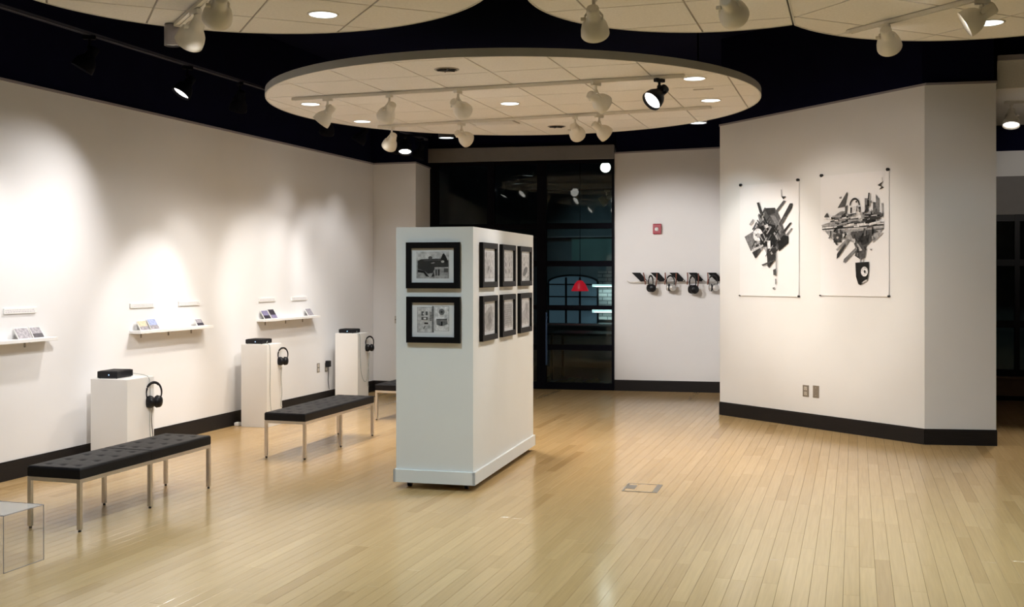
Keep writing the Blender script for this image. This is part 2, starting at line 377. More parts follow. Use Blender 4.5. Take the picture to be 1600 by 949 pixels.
# ================================================================== ceiling clouds
ZC = 3.30
def clip(poly, conv):
    out = poly
    n = len(conv)
    for i in range(n):
        a = conv[i]; b = conv[(i+1)%n]; inp = out; out = []
        if not inp: return []
        def side(p): return (b[0]-a[0])*(p[1]-a[1]) - (b[1]-a[1])*(p[0]-a[0])
        for k in range(len(inp)):
            p = inp[k]; q = inp[(k+1)%len(inp)]; sp = side(p); sq = side(q)
            if sp >= 0: out.append(p)
            if (sp >= 0) != (sq >= 0):
                t = sp/(sp-sq); out.append((p[0]+t*(q[0]-p[0]), p[1]+t*(q[1]-p[1])))
    return out
def area(p): return abs(sum(p[i][0]*p[(i+1)%len(p)][1]-p[(i+1)%len(p)][0]*p[i][1] for i in range(len(p))))/2
def cloud(label, cx, cy, rad, gorg, gang, cut=None, thick=0.065, n=96):
    t = thing('ceiling_cloud', label, 'ceiling panel', (cx, cy, ZC), 0, 'suspended ceiling clouds')
    out = [(rad*math.cos(2*PI*i/n), rad*math.sin(2*PI*i/n)) for i in range(n)]
    if cut: out = clip(out, cut)
    ins = [(p[0]*(1-0.012/rad), p[1]*(1-0.012/rad)) for p in out]
    k = len(out)
    vs = [(*p,0) for p in out]+[(*p,thick) for p in out]+[(*p,0) for p in ins]+[(*p,thick) for p in ins]
    fs = []
    for i in range(k):
        j = (i+1)%k; fs += [(i,j,k+j,k+i),(2*k+j,2*k+i,3*k+i,3*k+j),(j,i,2*k+i,2*k+j),(k+i,k+j,3*k+j,3*k+i)]
    obj('rim', MB().add(vs, fs), 'rim', t)
    obj('grid', MB().prism(ins, 0.012, 0.05), 'grid', t)
    T = 0.61; g = 0.0065; ca, sa = math.cos(gang), math.sin(gang)
    for i in range(-8, 9):
        for j in range(-8, 9):
            q = []
            for (u, v) in ((i*T+g,j*T+g),((i+1)*T-g,j*T+g),((i+1)*T-g,(j+1)*T-g),(i*T+g,(j+1)*T-g)):
                q.append((gorg[0]-cx+u*ca-v*sa, gorg[1]-cy+u*sa+v*ca))
            q = clip(q, ins)
            if len(q) >= 3 and area(q) > 0.002: obj('ceiling_tile', MB().prism(q, 0.003, 0.014), 'tile', t)
    return t
cloud('large round white ceiling cloud over the display wall, with whole rim in view', -3.18, 10.12, 2.36, (-2.845, 9.06), 0)
big = 9
cloud('white ceiling cloud over the benches, cut by the top left of the photo', -3.27, 5.29, 1.455, (-4.156, 5.777), R(41.5))
cloud('white ceiling cloud at the top middle, joined to its right neighbour', -0.78, 6.40, 1.108, (-0.992, 6.62), 0, cut=[(-big,-big),(0.385,-big),(0.385,big),(-big,big)])
cloud('white ceiling cloud at the top right corner, nearest the angled wall', 0.843, 6.97, 1.32, (0.504, 7.195), R(43), cut=[(-1.229,-big),(big,-big),(big,big),(-1.229,big)])

# ---- white bulkhead of the next room (right edge)
bk = struct('wall_bulkhead', MB().box((1.312,11.45,3.44), (6.4,14.3,3.71)), 'tile', 'white ceiling bulkhead seen past the wall end')
obj('edge_trim', MB().box((1.312,11.43,3.71), (6.4,14.3,3.76)), 'trim_grey', bk)
obj('upper_band', MB().box((1.38,11.6,3.76), (6.4,14.2,TOPZ)), 'black', bk)
YF = 15.45
wf = struct('wall_far_right', MB().box((1.0,YF,2.92), (6.4,YF+0.2,3.25)).box((1.0,YF,2.42),(6.4,YF+0.2,2.92),1).box((1.0,YF,0),(6.4,YF+0.2,0.29),2).box((1.0,YF,3.25),(6.4,YF+0.2,TOPZ),3), ['wall','header','brown','black'], 'far wall of the next room beyond the opening')
obj('sill', MB().cbox((1.0,YF-0.04,0.285), (6.4,YF+0.1,0.315), 0.004), 'brown', wf)
obj('kick_board', MB().box((1.0,YF-0.012,0), (6.4,YF,0.06)), 'base', wf)
w2 = bpy.data.objects.new('window_2', None); C.objects.link(w2); w2['kind'] = 'structure'; w2['label'] = 'black framed night window of the next room'; w2.location = (1.0, YF, 0)
for x in (0.66, 0.98, 1.6, 2.2, 2.8, 3.4): obj('mullion', MB().cbox((x,0,0.31), (x+0.06,0.09,2.42), 0.004), 'dark_metal', w2)
for z in (0.31, 0.95, 1.75, 2.33): obj('transom', MB().cbox((0.0,0.01,z), (5.4,0.08,z+0.09), 0.004), 'dark_metal', w2)
obj('pane', MB().box((0.0,0.05,0.31), (5.4,0.056,2.42)), 'glass', w2)
struct('wall_beyond', MB().box((1.0,19.6,0), (7.0,19.8,TOPZ)), 'lobby')

# ================================================================== lighting tracks and heads
def track(label, p0, p1, z, m='white_metal', zc=None):
    p0 = Vector((*p0, z)); p1 = Vector((*p1, z)); d = p1-p0
    t = thing('lighting_track', label, 'track', tuple(p0), math.atan2(d.y, d.x), 'lighting tracks'); L = d.length
    obj('rail', MB().box((0,-0.018,-0.018), (L,0.018,0)).box((0,-0.018,-0.024),(L,-0.012,-0.018)).box((0,0.012,-0.024),(L,0.018,-0.018)), m, t)
    obj('end_cap', MB().cbox((-0.02,-0.02,-0.026), (0.004,0.02,0), 0.003), m, t)
    obj('end_cap', MB().cbox((L-0.004,-0.02,-0.026), (L+0.02,0.02,0), 0.003), m, t)
    return t
ZT = ZC - 0.001
track('white lighting track across the near half of the round cloud', (-5.01,9.11), (-1.36,9.01), ZT)
track('white lighting track across the far half of the round cloud', (-5.05,11.12), (-1.37,10.80), ZT)
track('white lighting track on the ceiling cloud at top left', (-4.235,6.139), (-2.87,4.87), ZT)
track('white lighting track on the ceiling cloud at top right', (-0.03,7.71), (1.00,6.72), ZT)
track('white lighting track on the top middle cloud', (-1.72,6.22), (-0.15,6.10), ZT)
track('long black lighting track high along the spotlit left wall', (-5.5,3.0), (-5.5,13.6), 3.47, 'track_dark')
track('short black lighting track in the dark behind the round cloud', (-5.45,12.335), (-4.95,12.375), 3.36, 'matte_black')

def head(label, loc, target, m='white_metal', lit=None, power=0, cone=50, blend=0.7, col=NEUT, sc=1.0, drop=0.14, group='white track lights', size=0.05, lens=None):
    t = thing('track_light', label, 'spotlight', loc, 0, group)
    lp = Vector((0, 0, -drop*sc))                        # pivot below the track
    d = (Vector(target) - (Vector(loc)+lp)).normalized()
    az = math.atan2(d.y, d.x); rz = Matrix.Rotation(az, 4, 'Z')
    obj('adaptor', MB().cbox((-0.045*sc,-0.017*sc,-0.030*sc), (0.045*sc,0.017*sc,-0.0), 0.004, mx=rz), m, t)
    obj('stem', MB().rod((0,0,-0.028*sc), (0,0,-drop*0.55*sc), 0.011*sc).lathe([(0.016*sc,-drop*0.5*sc-0.018*sc),(0.020*sc,-drop*0.5*sc-0.006*sc),(0.016*sc,-drop*0.5*sc+0.006*sc)], 12), m, t)
    q = d.to_track_quat('Z', 'Y').to_matrix().to_4x4(); q.translation = lp
    side = Vector((-math.sin(az), math.cos(az), 0))
    yk = MB()
    for s in (-1, 1):
        a = Vector((0,0,-drop*0.55*sc)) + side*0.012*s*sc; b = lp + side*0.052*s*sc + Vector((0,0,0.02*sc)); c = lp + side*0.052*s*sc + d*0.02*sc
        yk.tube([a, b, c], 0.006*sc, 6)
    obj('yoke', yk, m, t)
    hs = obj('housing', MB().lathe([(0.030*sc,-0.082*sc),(0.036*sc,-0.078*sc),(0.038*sc,-0.07*sc),(0.038*sc,-0.02*sc),(0.043*sc,0.0),(0.060*sc,0.018*sc),(0.075*sc,0.045*sc),(0.082*sc,0.075*sc),(0.085*sc,0.110*sc),(0.082*sc,0.112*sc),(0.075*sc,0.082*sc),(0.05*sc,0.04*sc)], 28, mx=q, caps=False).lathe([(0.0005,-0.083*sc),(0.030*sc,-0.082*sc)],28,mx=q,caps=False), m, t)
    obj('knob', MB().rod(lp+side*0.048*sc, lp+side*0.075*sc, 0.012*sc, 10), m, hs)
    lm = lens or ('lens_warm' if lit else 'lens_off')
    obj('lens', MB().lathe([(0.0005,0.100*sc),(0.038*sc,0.096*sc),(0.077*sc,0.086*sc)], 24, mx=q, caps=False), lm, hs)
    if lit:
        lo = lp + d*0.108*sc
        spot('spotlight_beam', lo, lo+d, power, cone, blend, col, t, size)
    return t
zt = ZC - 0.022
# near track of the round cloud
head('leftmost white spotlight on the near track of the round cloud, brightly lit from beside', (-4.66,9.10,zt), (-6.45,8.9,1.0), lit=True, power=155, cone=44, col=NEUT)
head('second white spotlight from the left on the near track, greyish against the cloud', (-4.03,9.083,zt), (-6.45,11.2,1.2), lit=True, power=202, cone=40)
head('third white spotlight from the left on the near track, aimed away from the camera', (-3.36,9.065,zt), (-2.2,13.5,1.2), lit=True, power=101, cone=46)
head('white spotlight next to the black one on the near track', (-2.10,9.03,zt), (-0.2,11.85,1.75), lit=True, power=171, cone=44, col=WARM)
head('only black spotlight on the round cloud, its lens glaring', (-1.555,9.016,zt), (-3.3,6.9,0.9), 'dark_metal', True, 90, 60, sc=1.05, group='black track lights', drop=0.12)
# far track
head('leftmost white spotlight on the far track of the round cloud', (-4.90,11.107,zt), (-6.45,12.6,1.5), lit=True, power=94, cone=50)
head('white spotlight on the far track near the slatted rectangle', (-4.05,11.033,zt), (-2.35,15.12,1.55), lit=True, power=284, cone=40, size=0.03)
head('left one of the close pair of white spotlights on the far track', (-2.76,10.921,zt), (-2.6,15.1,1.5), lit=True, power=135, cone=46)
head('right one of the close pair of white spotlights on the far track', (-2.50,10.898,zt), (-0.95,12.45,1.75), lit=True, power=115, cone=48, col=WARM)
# other clouds
head('white spotlight at the end of the top left track, large and near', (-3.87,5.80,zt), (-6.45,7.3,0.9), lit=True, power=212, cone=56, sc=1.06, drop=0.11)
head('white spotlight further along the top left track, half out of the frame', (-3.37,5.28,zt), (-6.45,8.9,0.9), lit=True, power=148, cone=46)
head('white spotlight hanging from the top middle cloud, seen from behind', (-1.455,6.20,zt), (-1.75,8.6,1.2), lit=True, power=61, cone=60)
head('white spotlight at the top right end of the middle cloud', (-0.666,6.14,zt), (0.2,11.6,1.6), lit=True, power=101, cone=46)
head('white spotlight hanging low from the end of the top right track', (0.20,7.489,zt), (0.9,11.3,1.2), lit=True, power=47, cone=46, col=COOL, drop=0.09, sc=0.95)
head('white spotlight beside the lit downlight on the top right cloud, its inside bright', (0.72,6.99,zt), (-1.9,7.1,1.7), lit=True, power=36, cone=60, drop=0.09)
# black wall washers
bz = 3.446
BL = 'black track lights'
for y, ty, tz, pw, cn, lb in ((6.86, 6.3, 1.4, 50, 76, 'nearest black spotlight on the track along the left wall'),
        (8.12, 6.75, 0.85, 140, 96, 'second black spotlight from the camera along the left wall, its rim glinting'),
        (8.96, 9.65, 1.15, 58, 46, 'third black spotlight from the camera along the left wall'),
        (10.75, 11.75, 1.25, 58, 44, 'black spotlight along the left wall just left of the round cloud rim'),
        (11.63, 11.35, 1.8, 24, 66, 'black spotlight along the left wall seen just under the round cloud rim'),
        (12.6, 12.9, 1.9, 22, 58, 'second farthest black spotlight along the left wall'),
        (13.4, 13.6, 1.2, 14, 66, 'farthest black spotlight along the left wall, near the corner')):
    head(lb, (-5.5,y,bz), (-6.45,ty,tz), 'matte_black', True, pw, cn, 1.0, NEUT, 1.0, 0.16, BL)
head('lit black spotlight in the dark under the rim of the round cloud', (-5.27,12.352,3.336), (-4.9,11.4,0.9), 'dark_metal', True, 45, 56, 0.8, WARM, 1.0, 0.10, BL)

# ---- downlights
def downlight(label, x, y, on=True, power=60, z=ZC+0.003, r=0.10, col=COOL):
    t = thing('downlight', label, 'ceiling light', (x, y, z), 0, 'recessed ceiling downlights')
    obj('trim_ring', MB().lathe([(r*0.86,-0.002),(r*0.9,-0.007),(r,-0.005),(r+0.002,0.0)], 32, caps=False), 'white_metal' if on else 'plate', t)
    obj('lens' , MB().lathe([(0.0005,-0.0035),(r*0.87,-0.0035)], 32, caps=False), 'lens_cool' if on else 'lens_off', t)
    if not on:
        mb = MB()
        for a in range(3):
            c, s = math.cos(a*PI/3)*r*0.8, math.sin(a*PI/3)*r*0.8; mb.rod((-c,-s,-0.007),(c,s,-0.007),0.006,6)
        obj('louvre', mb, 'dark_metal', t)
    if on: spot('downlight_beam', (0,0,-0.02), (0,0,-1), power, 130, 1.0, col, t, 0.08)
    return t
DP = 225
downlight('lit downlight at the left end of the round cloud, on the near side', -5.05, 9.50, True, DP, col=WARM)
downlight('lit downlight at the left end of the round cloud, on the far side', -5.09, 10.75, True, DP, col=WARM)
downlight('lit downlight in the middle of the round cloud', -3.19, 10.05, True, DP, col=WARM)
downlight('lit downlight at the right end of the round cloud, on the near side', -1.295, 9.235, True, DP, col=WARM)
downlight('lit downlight at the right end of the round cloud, on the far side', -1.31, 10.44, True, DP, col=WARM)
downlight('unlit dark downlight near the front rim of the round cloud', -3.147, 8.227, False)
downlight('unlit dark downlight near the back rim of the round cloud', -3.19, 11.78, False)
downlight('lit downlight on the top left ceiling cloud', -3.23, 6.244, True, DP)
downlight('lit downlight on the top right ceiling cloud', 0.84, 7.767, True, DP)
downlight('added fill downlight of the middle ceiling cloud, unseen above the frame', -0.8, 5.75, True, DP)  # this and the next two: unseen downlights added to fill the room
downlight('added fill downlight of the top left ceiling cloud, unseen above the frame', -3.6, 4.4, True, DP)
downlight('added fill downlight of the top right ceiling cloud, unseen above the frame', 1.2, 6.2, True, DP)
v = thing('slatted_plate', 'darker slatted rectangle in the round cloud behind the far track', 'vent', (-3.76,11.27,ZC+0.002), 0)  # flat slatted plate, darker than the tiles around it
obj('frame', MB().box((-0.26,-0.13,-0.006), (0.26,0.13,0)), 'grid', v)
mb = MB()
for i in range(7): mb.box((-0.24,-0.11+i*0.034,-0.010), (0.24,-0.098+i*0.034,-0.006))
obj('slats', mb, 'tile', v)['kind'] = 'stuff'
sl = thing('air_slot', 'small slot diffuser at the right end of the round cloud', 'vent', (-1.295,9.80,ZC+0.002), 0)
obj('slot', MB().cbox((-0.09,-0.012,-0.004), (0.09,0.012,0), 0.002), 'plate', sl)
def can(label, x, y, zb, on, m, power=60, r=0.097, h=0.25):
    t = thing('cylinder_downlight', label, 'ceiling light', (x, y, zb), 0, 'hanging cylinder downlights')
    obj('cylinder', MB().lathe([(r-0.005,0.0),(r,0.0),(r,h),(0.0005,h)], 32, caps=False), m, t)
    obj('stem', MB().rod((0,0,h), (0,0,TOPZ-zb), 0.012), 'dark_metal', t)
    obj('lens', MB().lathe([(0.0005,0.006),(r-0.005,0.006)], 32, caps=False), 'lens_cool' if on else 'lens_off', t)
    if on: spot('cylinder_beam', (0,0,-0.01), (0,0,-1), power, 120, 1.0, COOL, t, 0.07)
can('lit cylinder downlight hanging in the dark right of the round cloud', -1.66, 12.13, 3.32, True, 'trim_grey')
can('lit cylinder downlight hanging in the dark left of the glass screen', -4.73, 12.35, 3.296, True, 'dark_metal')
can('small unlit grey cylinder at the end of the top left track', -4.31, 6.19, 3.160, False, 'trim_grey', r=0.05, h=0.135)

# next room: one bright head under the bulkhead
track('white lighting track under the next room bulkhead', (1.5,12.3), (4.0,12.6), 3.44)
head('glaring white spotlight under the bulkhead of the next room', (1.545,12.30,3.42), (1.35,11.3,0.8), lit=True, power=150, cone=70, col=WARM, group=None)
head('added white spotlight of the next room, unseen, brightening its far wall', (1.95,12.36,3.42), (2.6,15.2,2.6), lit=True, power=60, cone=60, col=WARM, group=None)  # extra head out of view, added to brighten the next room

# ================================================================== mobile display wall
PV = Vector((-2.754, 7.757)); pr_ = R(3.2)
pex = Vector((math.cos(pr_), math.sin(pr_))); pey = Vector((-math.sin(pr_), math.cos(pr_)))
t = thing('display_wall', 'white movable display wall on casters hung with eight black frames', 'display wall', (PV.x, PV.y, 0), pr_)
obj('body', MB().box((-0.617,0,0.055), (0,1.99,2.007)), 'pillar', t)
mb = MB()
for (a, b) in (((-0.635,-0.018),(0.018,0.0)), ((-0.635,1.99),(0.018,2.008)), ((0.0,-0.018),(0.018,2.008)), ((-0.635,-0.018),(-0.617,2.008))):
    mb.box((a[0],a[1],0.05), (b[0],b[1],0.146))
obj('base_trim', mb, 'pillar', t)
for x in (-0.54, -0.08):
    for y in (0.10, 1.89):
        ca = obj('caster', MB().rod((x-0.014,y,0.026), (x+0.014,y,0.026), 0.026, 16), 'plastic', t)
        obj('fork', MB().box((x-0.02,y-0.015,0.026), (x-0.015,y+0.015,0.056)).box((x+0.015,y-0.015,0.026), (x+0.02,y+0.015,0.056)), 'dark_metal', ca)

# ---- flat prints: list of (ink, polygon in a unit square, v downwards)
def art_mesh(polys, W, H, y0):
    mats = []; mb = MB()
    for k, (ink, pl) in enumerate(polys):
        nm = 'ink%g' % ink
        if nm not in mats: mats.append(nm)
        y = y0 - 0.00012*(k+1)
        mb.add([((u-0.5)*W, y, (0.5-v_)*H) for u, v_ in pl], [tuple(range(len(pl)))], mats.index(nm))
    return mb, mats
def ell(cx, cy, rx, ry, n=16, a0=0, a1=360): return [(cx+rx*math.cos(R(a0+(a1-a0)*i/n)), cy+ry*math.sin(R(a0+(a1-a0)*i/n))) for i in range(n if a1-a0 >= 360 else n+1)]
def rect(a, b, c, d): return [(a,b),(c,b),(c,d),(a,d)]
def bar(x0, y0, x1, y1, w, asp=1.0):
    dx, dy = (x1-x0), (y1-y0)*asp; L = math.hypot(dx, dy); nx, ny = -dy/L*w/2, dx/L*w/2/asp
    return [(x0+nx,y0+ny),(x1+nx,y1+ny),(x1-nx,y1-ny),(x0-nx,y0-ny)]
def ringpoly(cx, cy, rx, ry, t, a0=0, a1=360, n=20): return ell(cx,cy,rx,ry,n,a0,a1-0.01) + ell(cx,cy,rx-t,ry-t,n,a0,a1-0.01)[::-1]

FW, FH = 0.43, 0.352
def picture(label, loc, rotz, polys, fw=FW, fh=FH, border=0.045, mw=0.345, mh=0.275, depth=0.03):
    t = thing('framed_picture', label, 'picture', loc, rotz, 'framed pictures on the display wall')
    mb = MB(); x, z = fw/2, fh/2
    o = [(-x,-z),(x,-z),(x,z),(-x,z)]; xi, zi = x-border, z-border
    i = [(-xi,-zi),(xi,-zi),(xi,zi),(-xi,zi)]
    vs = [(a,0,b) for a,b in o] + [(a,-depth+0.004,b) for a,b in o] + [(a*0.985,-depth,b*0.985) for a,b in o] + [(a,-depth,b) for a,b in i] + [(a,-depth+0.012,b) for a,b in i]
    fs = []
    for k in range(4):
        for j in range(4): fs.append((4*k+j,4*k+(j+1)%4,4*k+4+(j+1)%4,4*k+4+j))
    obj('frame', MB().add(vs, fs), 'frame', t)
    obj('mat_board', MB().box((-xi,-depth+0.016,-zi), (xi,-0.001,zi)), 'mat_board', t)
    amb, am = art_mesh(polys, xi*2, zi*2, -depth+0.0155)
    obj('print', amb, am, t)
    obj('glazing', MB().add([(-xi,-depth+0.0125,-zi),(xi,-depth+0.0125,-zi),(xi,-depth+0.0125,zi),(-xi,-depth+0.0125,zi)], [(0,1,2,3)]), 'picture_glass', t)
    return t
def onf(s, z): p = PV + pex*s; return (p.x, p.y, z)
def ons(s, z): p = PV + pey*s; return (p.x, p.y, z)
house = [(0.45, rect(0.11,0.10,0.88,0.88)), (0.62, rect(0.11,0.10,0.88,0.34)), (0.06, [(0.14,0.38),(0.22,0.32),(0.75,0.30),(0.86,0.36),(0.86,0.55),(0.55,0.57),(0.5,0.72),(0.38,0.74),(0.3,0.66),(0.14,0.6)]),
    (0.02, [(0.68,0.33),(0.73,0.17),(0.76,0.15),(0.80,0.22),(0.84,0.34),(0.84,0.42),(0.68,0.42)]), (0.14, ell(0.44,0.28,0.05,0.05,10)), (0.28, bar(0.28,0.355,0.70,0.345,0.012)),
    (0.62, ell(0.73,0.39,0.04,0.035,10)), (0.45, bar(0.46,0.44,0.54,0.42,0.03)), (0.14, rect(0.56,0.62,0.60,0.80)), (0.06, rect(0.62,0.62,0.66,0.80)), (0.02, [(0.14,0.62),(0.3,0.66),(0.42,0.84),(0.34,0.82),(0.28,0.72),(0.14,0.70)]), (0.06, [(0.46,0.84),(0.52,0.68),(0.54,0.82)]), (0.14, rect(0.76,0.56,0.86,0.70)), (0.62, rect(0.54,0.555,0.86,0.585))]
picture('black framed dark landscape photo, upper picture on the narrow face of the display wall', onf(-0.315,1.714), pr_, house)
book = [(0.45, rect(0.12,0.13,0.47,0.87)), (0.62, rect(0.135,0.145,0.465,0.855)), (0.28, rect(0.47,0.10,0.515,0.87)), (0.45, rect(0.53,0.10,0.87,0.82)), (0.75, rect(0.54,0.115,0.86,0.81)),
    (0.14, rect(0.22,0.26,0.28,0.38)), (0.14, rect(0.32,0.26,0.37,0.37)), (0.62, rect(0.255,0.30,0.28,0.35)), (0.14, rect(0.22,0.42,0.37,0.51)), (0.75, rect(0.27,0.44,0.33,0.49)), (0.02, rect(0.29,0.58,0.38,0.63)), (0.28, bar(0.27,0.77,0.31,0.68,0.03)),
    (0.28, ell(0.70,0.27,0.07,0.09,12)), (0.06, ell(0.70,0.27,0.025,0.03,10)), (0.28, [(0.57,0.48),(0.83,0.46),(0.84,0.62),(0.76,0.66),(0.68,0.68),(0.58,0.64)]), (0.02, rect(0.68,0.55,0.72,0.67)), (0.14, rect(0.58,0.47,0.82,0.50))]
for k in range(6): book.append((0.02, bar(0.42,0.29+k*0.045,0.465,0.285+k*0.045,0.018)))
picture('black framed open notebook spread, lower picture on the narrow face of the display wall', onf(-0.312,1.299), pr_, book)
def sketch(seed, kind):
    r = random.Random(seed); P = [(0.62, rect(0.10,0.10,0.90,0.90))]
    if kind == 'studies':
        for k in range(6): P.append((0.45, ell(r.uniform(0.25,0.75), r.uniform(0.2,0.75), r.uniform(0.03,0.06), r.uniform(0.05,0.10), 9)))
        P.append((0.28, ell(0.45,0.6,0.05,0.08,9)))
    elif kind == 'objects':
        for x in (0.32, 0.62):
            for y in (0.28, 0.46, 0.68): P.append((0.45 if y < 0.4 else 0.28, ell(x+r.uniform(-0.04,0.04), y, 0.06, 0.08, 9)))
    elif kind == 'leaf':
        P.append((0.45, ell(0.4,0.25,0.08,0.08,10))); P.append((0.45, ell(0.42,0.45,0.12,0.05,10)))
        P.append((0.06, [(0.26,0.80),(0.36,0.62),(0.58,0.52),(0.76,0.54),(0.74,0.68),(0.56,0.80),(0.36,0.86)])); P.append((0.14, bar(0.3,0.8,0.72,0.58,0.02)))
    elif kind == 'map':
        P.append((0.45, [(0.2,0.35),(0.45,0.2),(0.75,0.15),(0.85,0.5),(0.7,0.85),(0.3,0.85),(0.15,0.6)])); P.append((0.28, [(0.4,0.45),(0.6,0.3),(0.7,0.6),(0.5,0.75)]))
    elif kind == 'page':
        P.append((0.45, rect(0.16,0.13,0.86,0.84)))
        for k in range(9): P.append((0.28, bar(0.2,0.19+k*0.07,0.82,0.185+k*0.07,0.02)))
    else:
        P.append((0.45, [(0.12,0.85),(0.12,0.5),(0.45,0.4),(0.55,0.15),(0.85,0.15),(0.85,0.85)])); P.append((0.28, [(0.6,0.2),(0.78,0.2),(0.74,0.5),(0.6,0.6)]))
    return P
for s, z, kd, lb in ((0.395,1.718,'studies','black framed sheet of small faint studies, upper row nearest the corner'), (0.995,1.718,'objects','black framed sheet of two rows of small objects, middle of the upper row'),
                     (1.605,1.718,'leaf','black framed drawing with a dark leaf shape, upper row far end'), (0.395,1.301,'map','black framed grey cloudy drawing, lower row nearest the corner'),
                     (0.995,1.301,'page','black framed evenly grey page, middle of the lower row'), (1.605,1.301,'slope','black framed grey drawing stepping up to the right, lower row far end')):
    picture(lb, ons(s, z), pr_+PI/2, sketch(int(s*100), kd), fw=0.45)

# ================================================================== benches
def tuft_cushion(x0, x1, y0, y1, z0, z1, nb=(3,4)):
    mb = MB(); nx, ny = 36, 60; W = x1-x0; L = y1-y0
    bx = [x0+W*f for f in (0.22,0.5,0.78)]; by = [y0+L*(0.125+0.25*j) for j in range(4)]
    def h(x, y):
        e = min(x-x0, x1-x, y-y0, y1-y); r = 0.014
        z = z1 - (r - math.sqrt(max(0, r*r-(r-min(e,r))**2)))
        for a in bx:
            for b in by:
                q = ((x-a)**2+(y-b)**2); z -= 0.010*math.exp(-q/0.0005)
        z -= 0.0012*(math.exp(-min(abs(x-a) for a in bx)**2/0.00006)+math.exp(-min(abs(y-b) for b in by)**2/0.00006))
        return z
    xs = [x0, x0+0.003, x0+0.008] + [x0+0.014+(W-0.028)*i/nx for i in range(nx+1)] + [x1-0.008, x1-0.003, x1]
    ys = [y0, y0+0.003, y0+0.008] + [y0+0.014+(L-0.028)*j/ny for j in range(ny+1)] + [y1-0.008, y1-0.003, y1]
    A, B = len(xs), len(ys)
    vs = [(x,y,h(x,y)) for y in ys for x in xs]; fs = [(j*A+i,j*A+i+1,(j+1)*A+i+1,(j+1)*A+i) for j in range(B-1) for i in range(A-1)]
    mb.add(vs, fs, 0, True)
    ring = [(j*A) for j in range(B-1,0,-1)] + [i for i in range(A-1)] + [j*A+A-1 for j in range(B-1)] + [(B-1)*A+i for i in range(A-1,0,-1)]
    rv = [vs[i] for i in ring]; n = len(rv)
    low = [(p[0],p[1],z0+0.006) for p in rv]; cxm, cym = (x0+x1)/2, (y0+y1)/2
    bot = [(cxm+(p[0]-cxm)*0.985, cym+(p[1]-cym)*0.992, z0) for p in rv]
    mb.add(rv+low+bot, [(i,(i+1)%n,n+(i+1)%n,n+i) for i in range(n)] + [(n+i,n+(i+1)%n,2*n+(i+1)%n,2*n+i) for i in range(n)] + [tuple(range(2*n,3*n))], 0, False)
    return mb, [(a, b, h(a, b)) for a in bx for b in by]
BWD, BLN = 0.405, 1.50
def make_bench(label, loc, rz):
    t = thing('bench', label, 'bench', loc, rz, 'tufted black benches')
    for k in range(2):
        y0 = k*BLN/2 + (0.0015 if k else 0); y1 = y0 + BLN/2 - 0.0015
        mb, bts = tuft_cushion(0, BWD, y0, y1, 0.337, 0.408)
        cu = obj('cushion', mb, 'leather', t)
        bm0 = None
        for a, b, z in bts:
            if bm0 is None:
                bo = obj('button', MB().lathe([(0.011,-0.002),(0.010,0.002),(0.006,0.004),(0.0005,0.0045)], 10), 'leather', cu, (a,b,z)); bm0 = bo
            else:
                bo = bm0.copy(); C.objects.link(bo); bo.parent = cu; bo.location = (a,b,z)
    s = 0.025
    obj('frame', MB().box((0,0,0.312),(s,BLN,0.337)).box((BWD-s,0,0.312),(BWD,BLN,0.337)).box((s,0,0.312),(BWD-s,s,0.337)).box((s,BLN-s,0.312),(BWD-s,BLN,0.337)).box((s,BLN/2-s/2,0.312),(BWD-s,BLN/2+s/2,0.337)), 'chrome', t)
    for x in (0, BWD-s):
        for y in (0, BLN/2-s/2, BLN-s):
            l = obj('leg', MB().box((0,0,0.014),(s,s,0.312)), 'chrome', t, (x,y,0))
            obj('glide', MB().lathe([(0.009,0),(0.010,0.004),(0.006,0.015)], 10), 'plastic', l, (s/2,s/2,0))
    return t
b1 = make_bench('nearest black tufted bench, beside the clear acrylic case', (-5.115,5.78,0), R(0.6))
dup(b1, (-5.05,8.635,0), R(1.0), 'middle black tufted bench, in front of the two taller pedestals')
dup(b1, (-5.15,11.215,0), R(0.5), 'farthest black tufted bench, mostly hidden by the display wall')

# ================================================================== pedestals, players, headphones
def pedestal(label, x, y, w_, h, rz=0):
    t = thing('pedestal', label, 'pedestal', (x,y,0), rz, 'white listening pedestals')
    obj('body', MB().cbox((0,0,0.0), (w_,w_,h), 0.002), 'pedestal', t)
    hk = obj('hook', MB().tube([(w_,w_*0.85,h-0.06),(w_+0.035,w_*0.85,h-0.063),(w_+0.045,w_*0.85,h-0.045)], 0.004, 6), 'chrome', t)
    return t
def player(label, x, y, z, rz, sx=0.17, sy=0.21, sz=0.055):
    t = thing('media_player', label, 'media player', (x,y,z), rz, 'black media players')
    cs = obj('case', MB().cbox((0,0,0.004), (sx,sy,sz), 0.004), 'plastic', t)
    obj('lid', MB().cbox((0.012,0.02,sz-0.001), (sx-0.012,sy-0.015,sz+0.003), 0.001), 'frame', t)
    obj('indicator', MB().rod((sx*0.58,0.0,sz*0.5),(sx*0.58,-0.002,sz*0.5),0.004,10), 'led', t)
    obj('vent_slot', MB().box((sx,sy*0.25,sz*0.35),(sx+0.001,sy*0.85,sz*0.45)).box((sx,sy*0.25,sz*0.6),(sx+0.001,sy*0.85,sz*0.7)), 'dark_metal', t)
    for fx in (0.015, sx-0.015):
        for fy in (0.015, sy-0.015): obj('foot', MB().rod((fx,fy,0),(fx,fy,0.005),0.006,8), 'plastic', t)
    return t
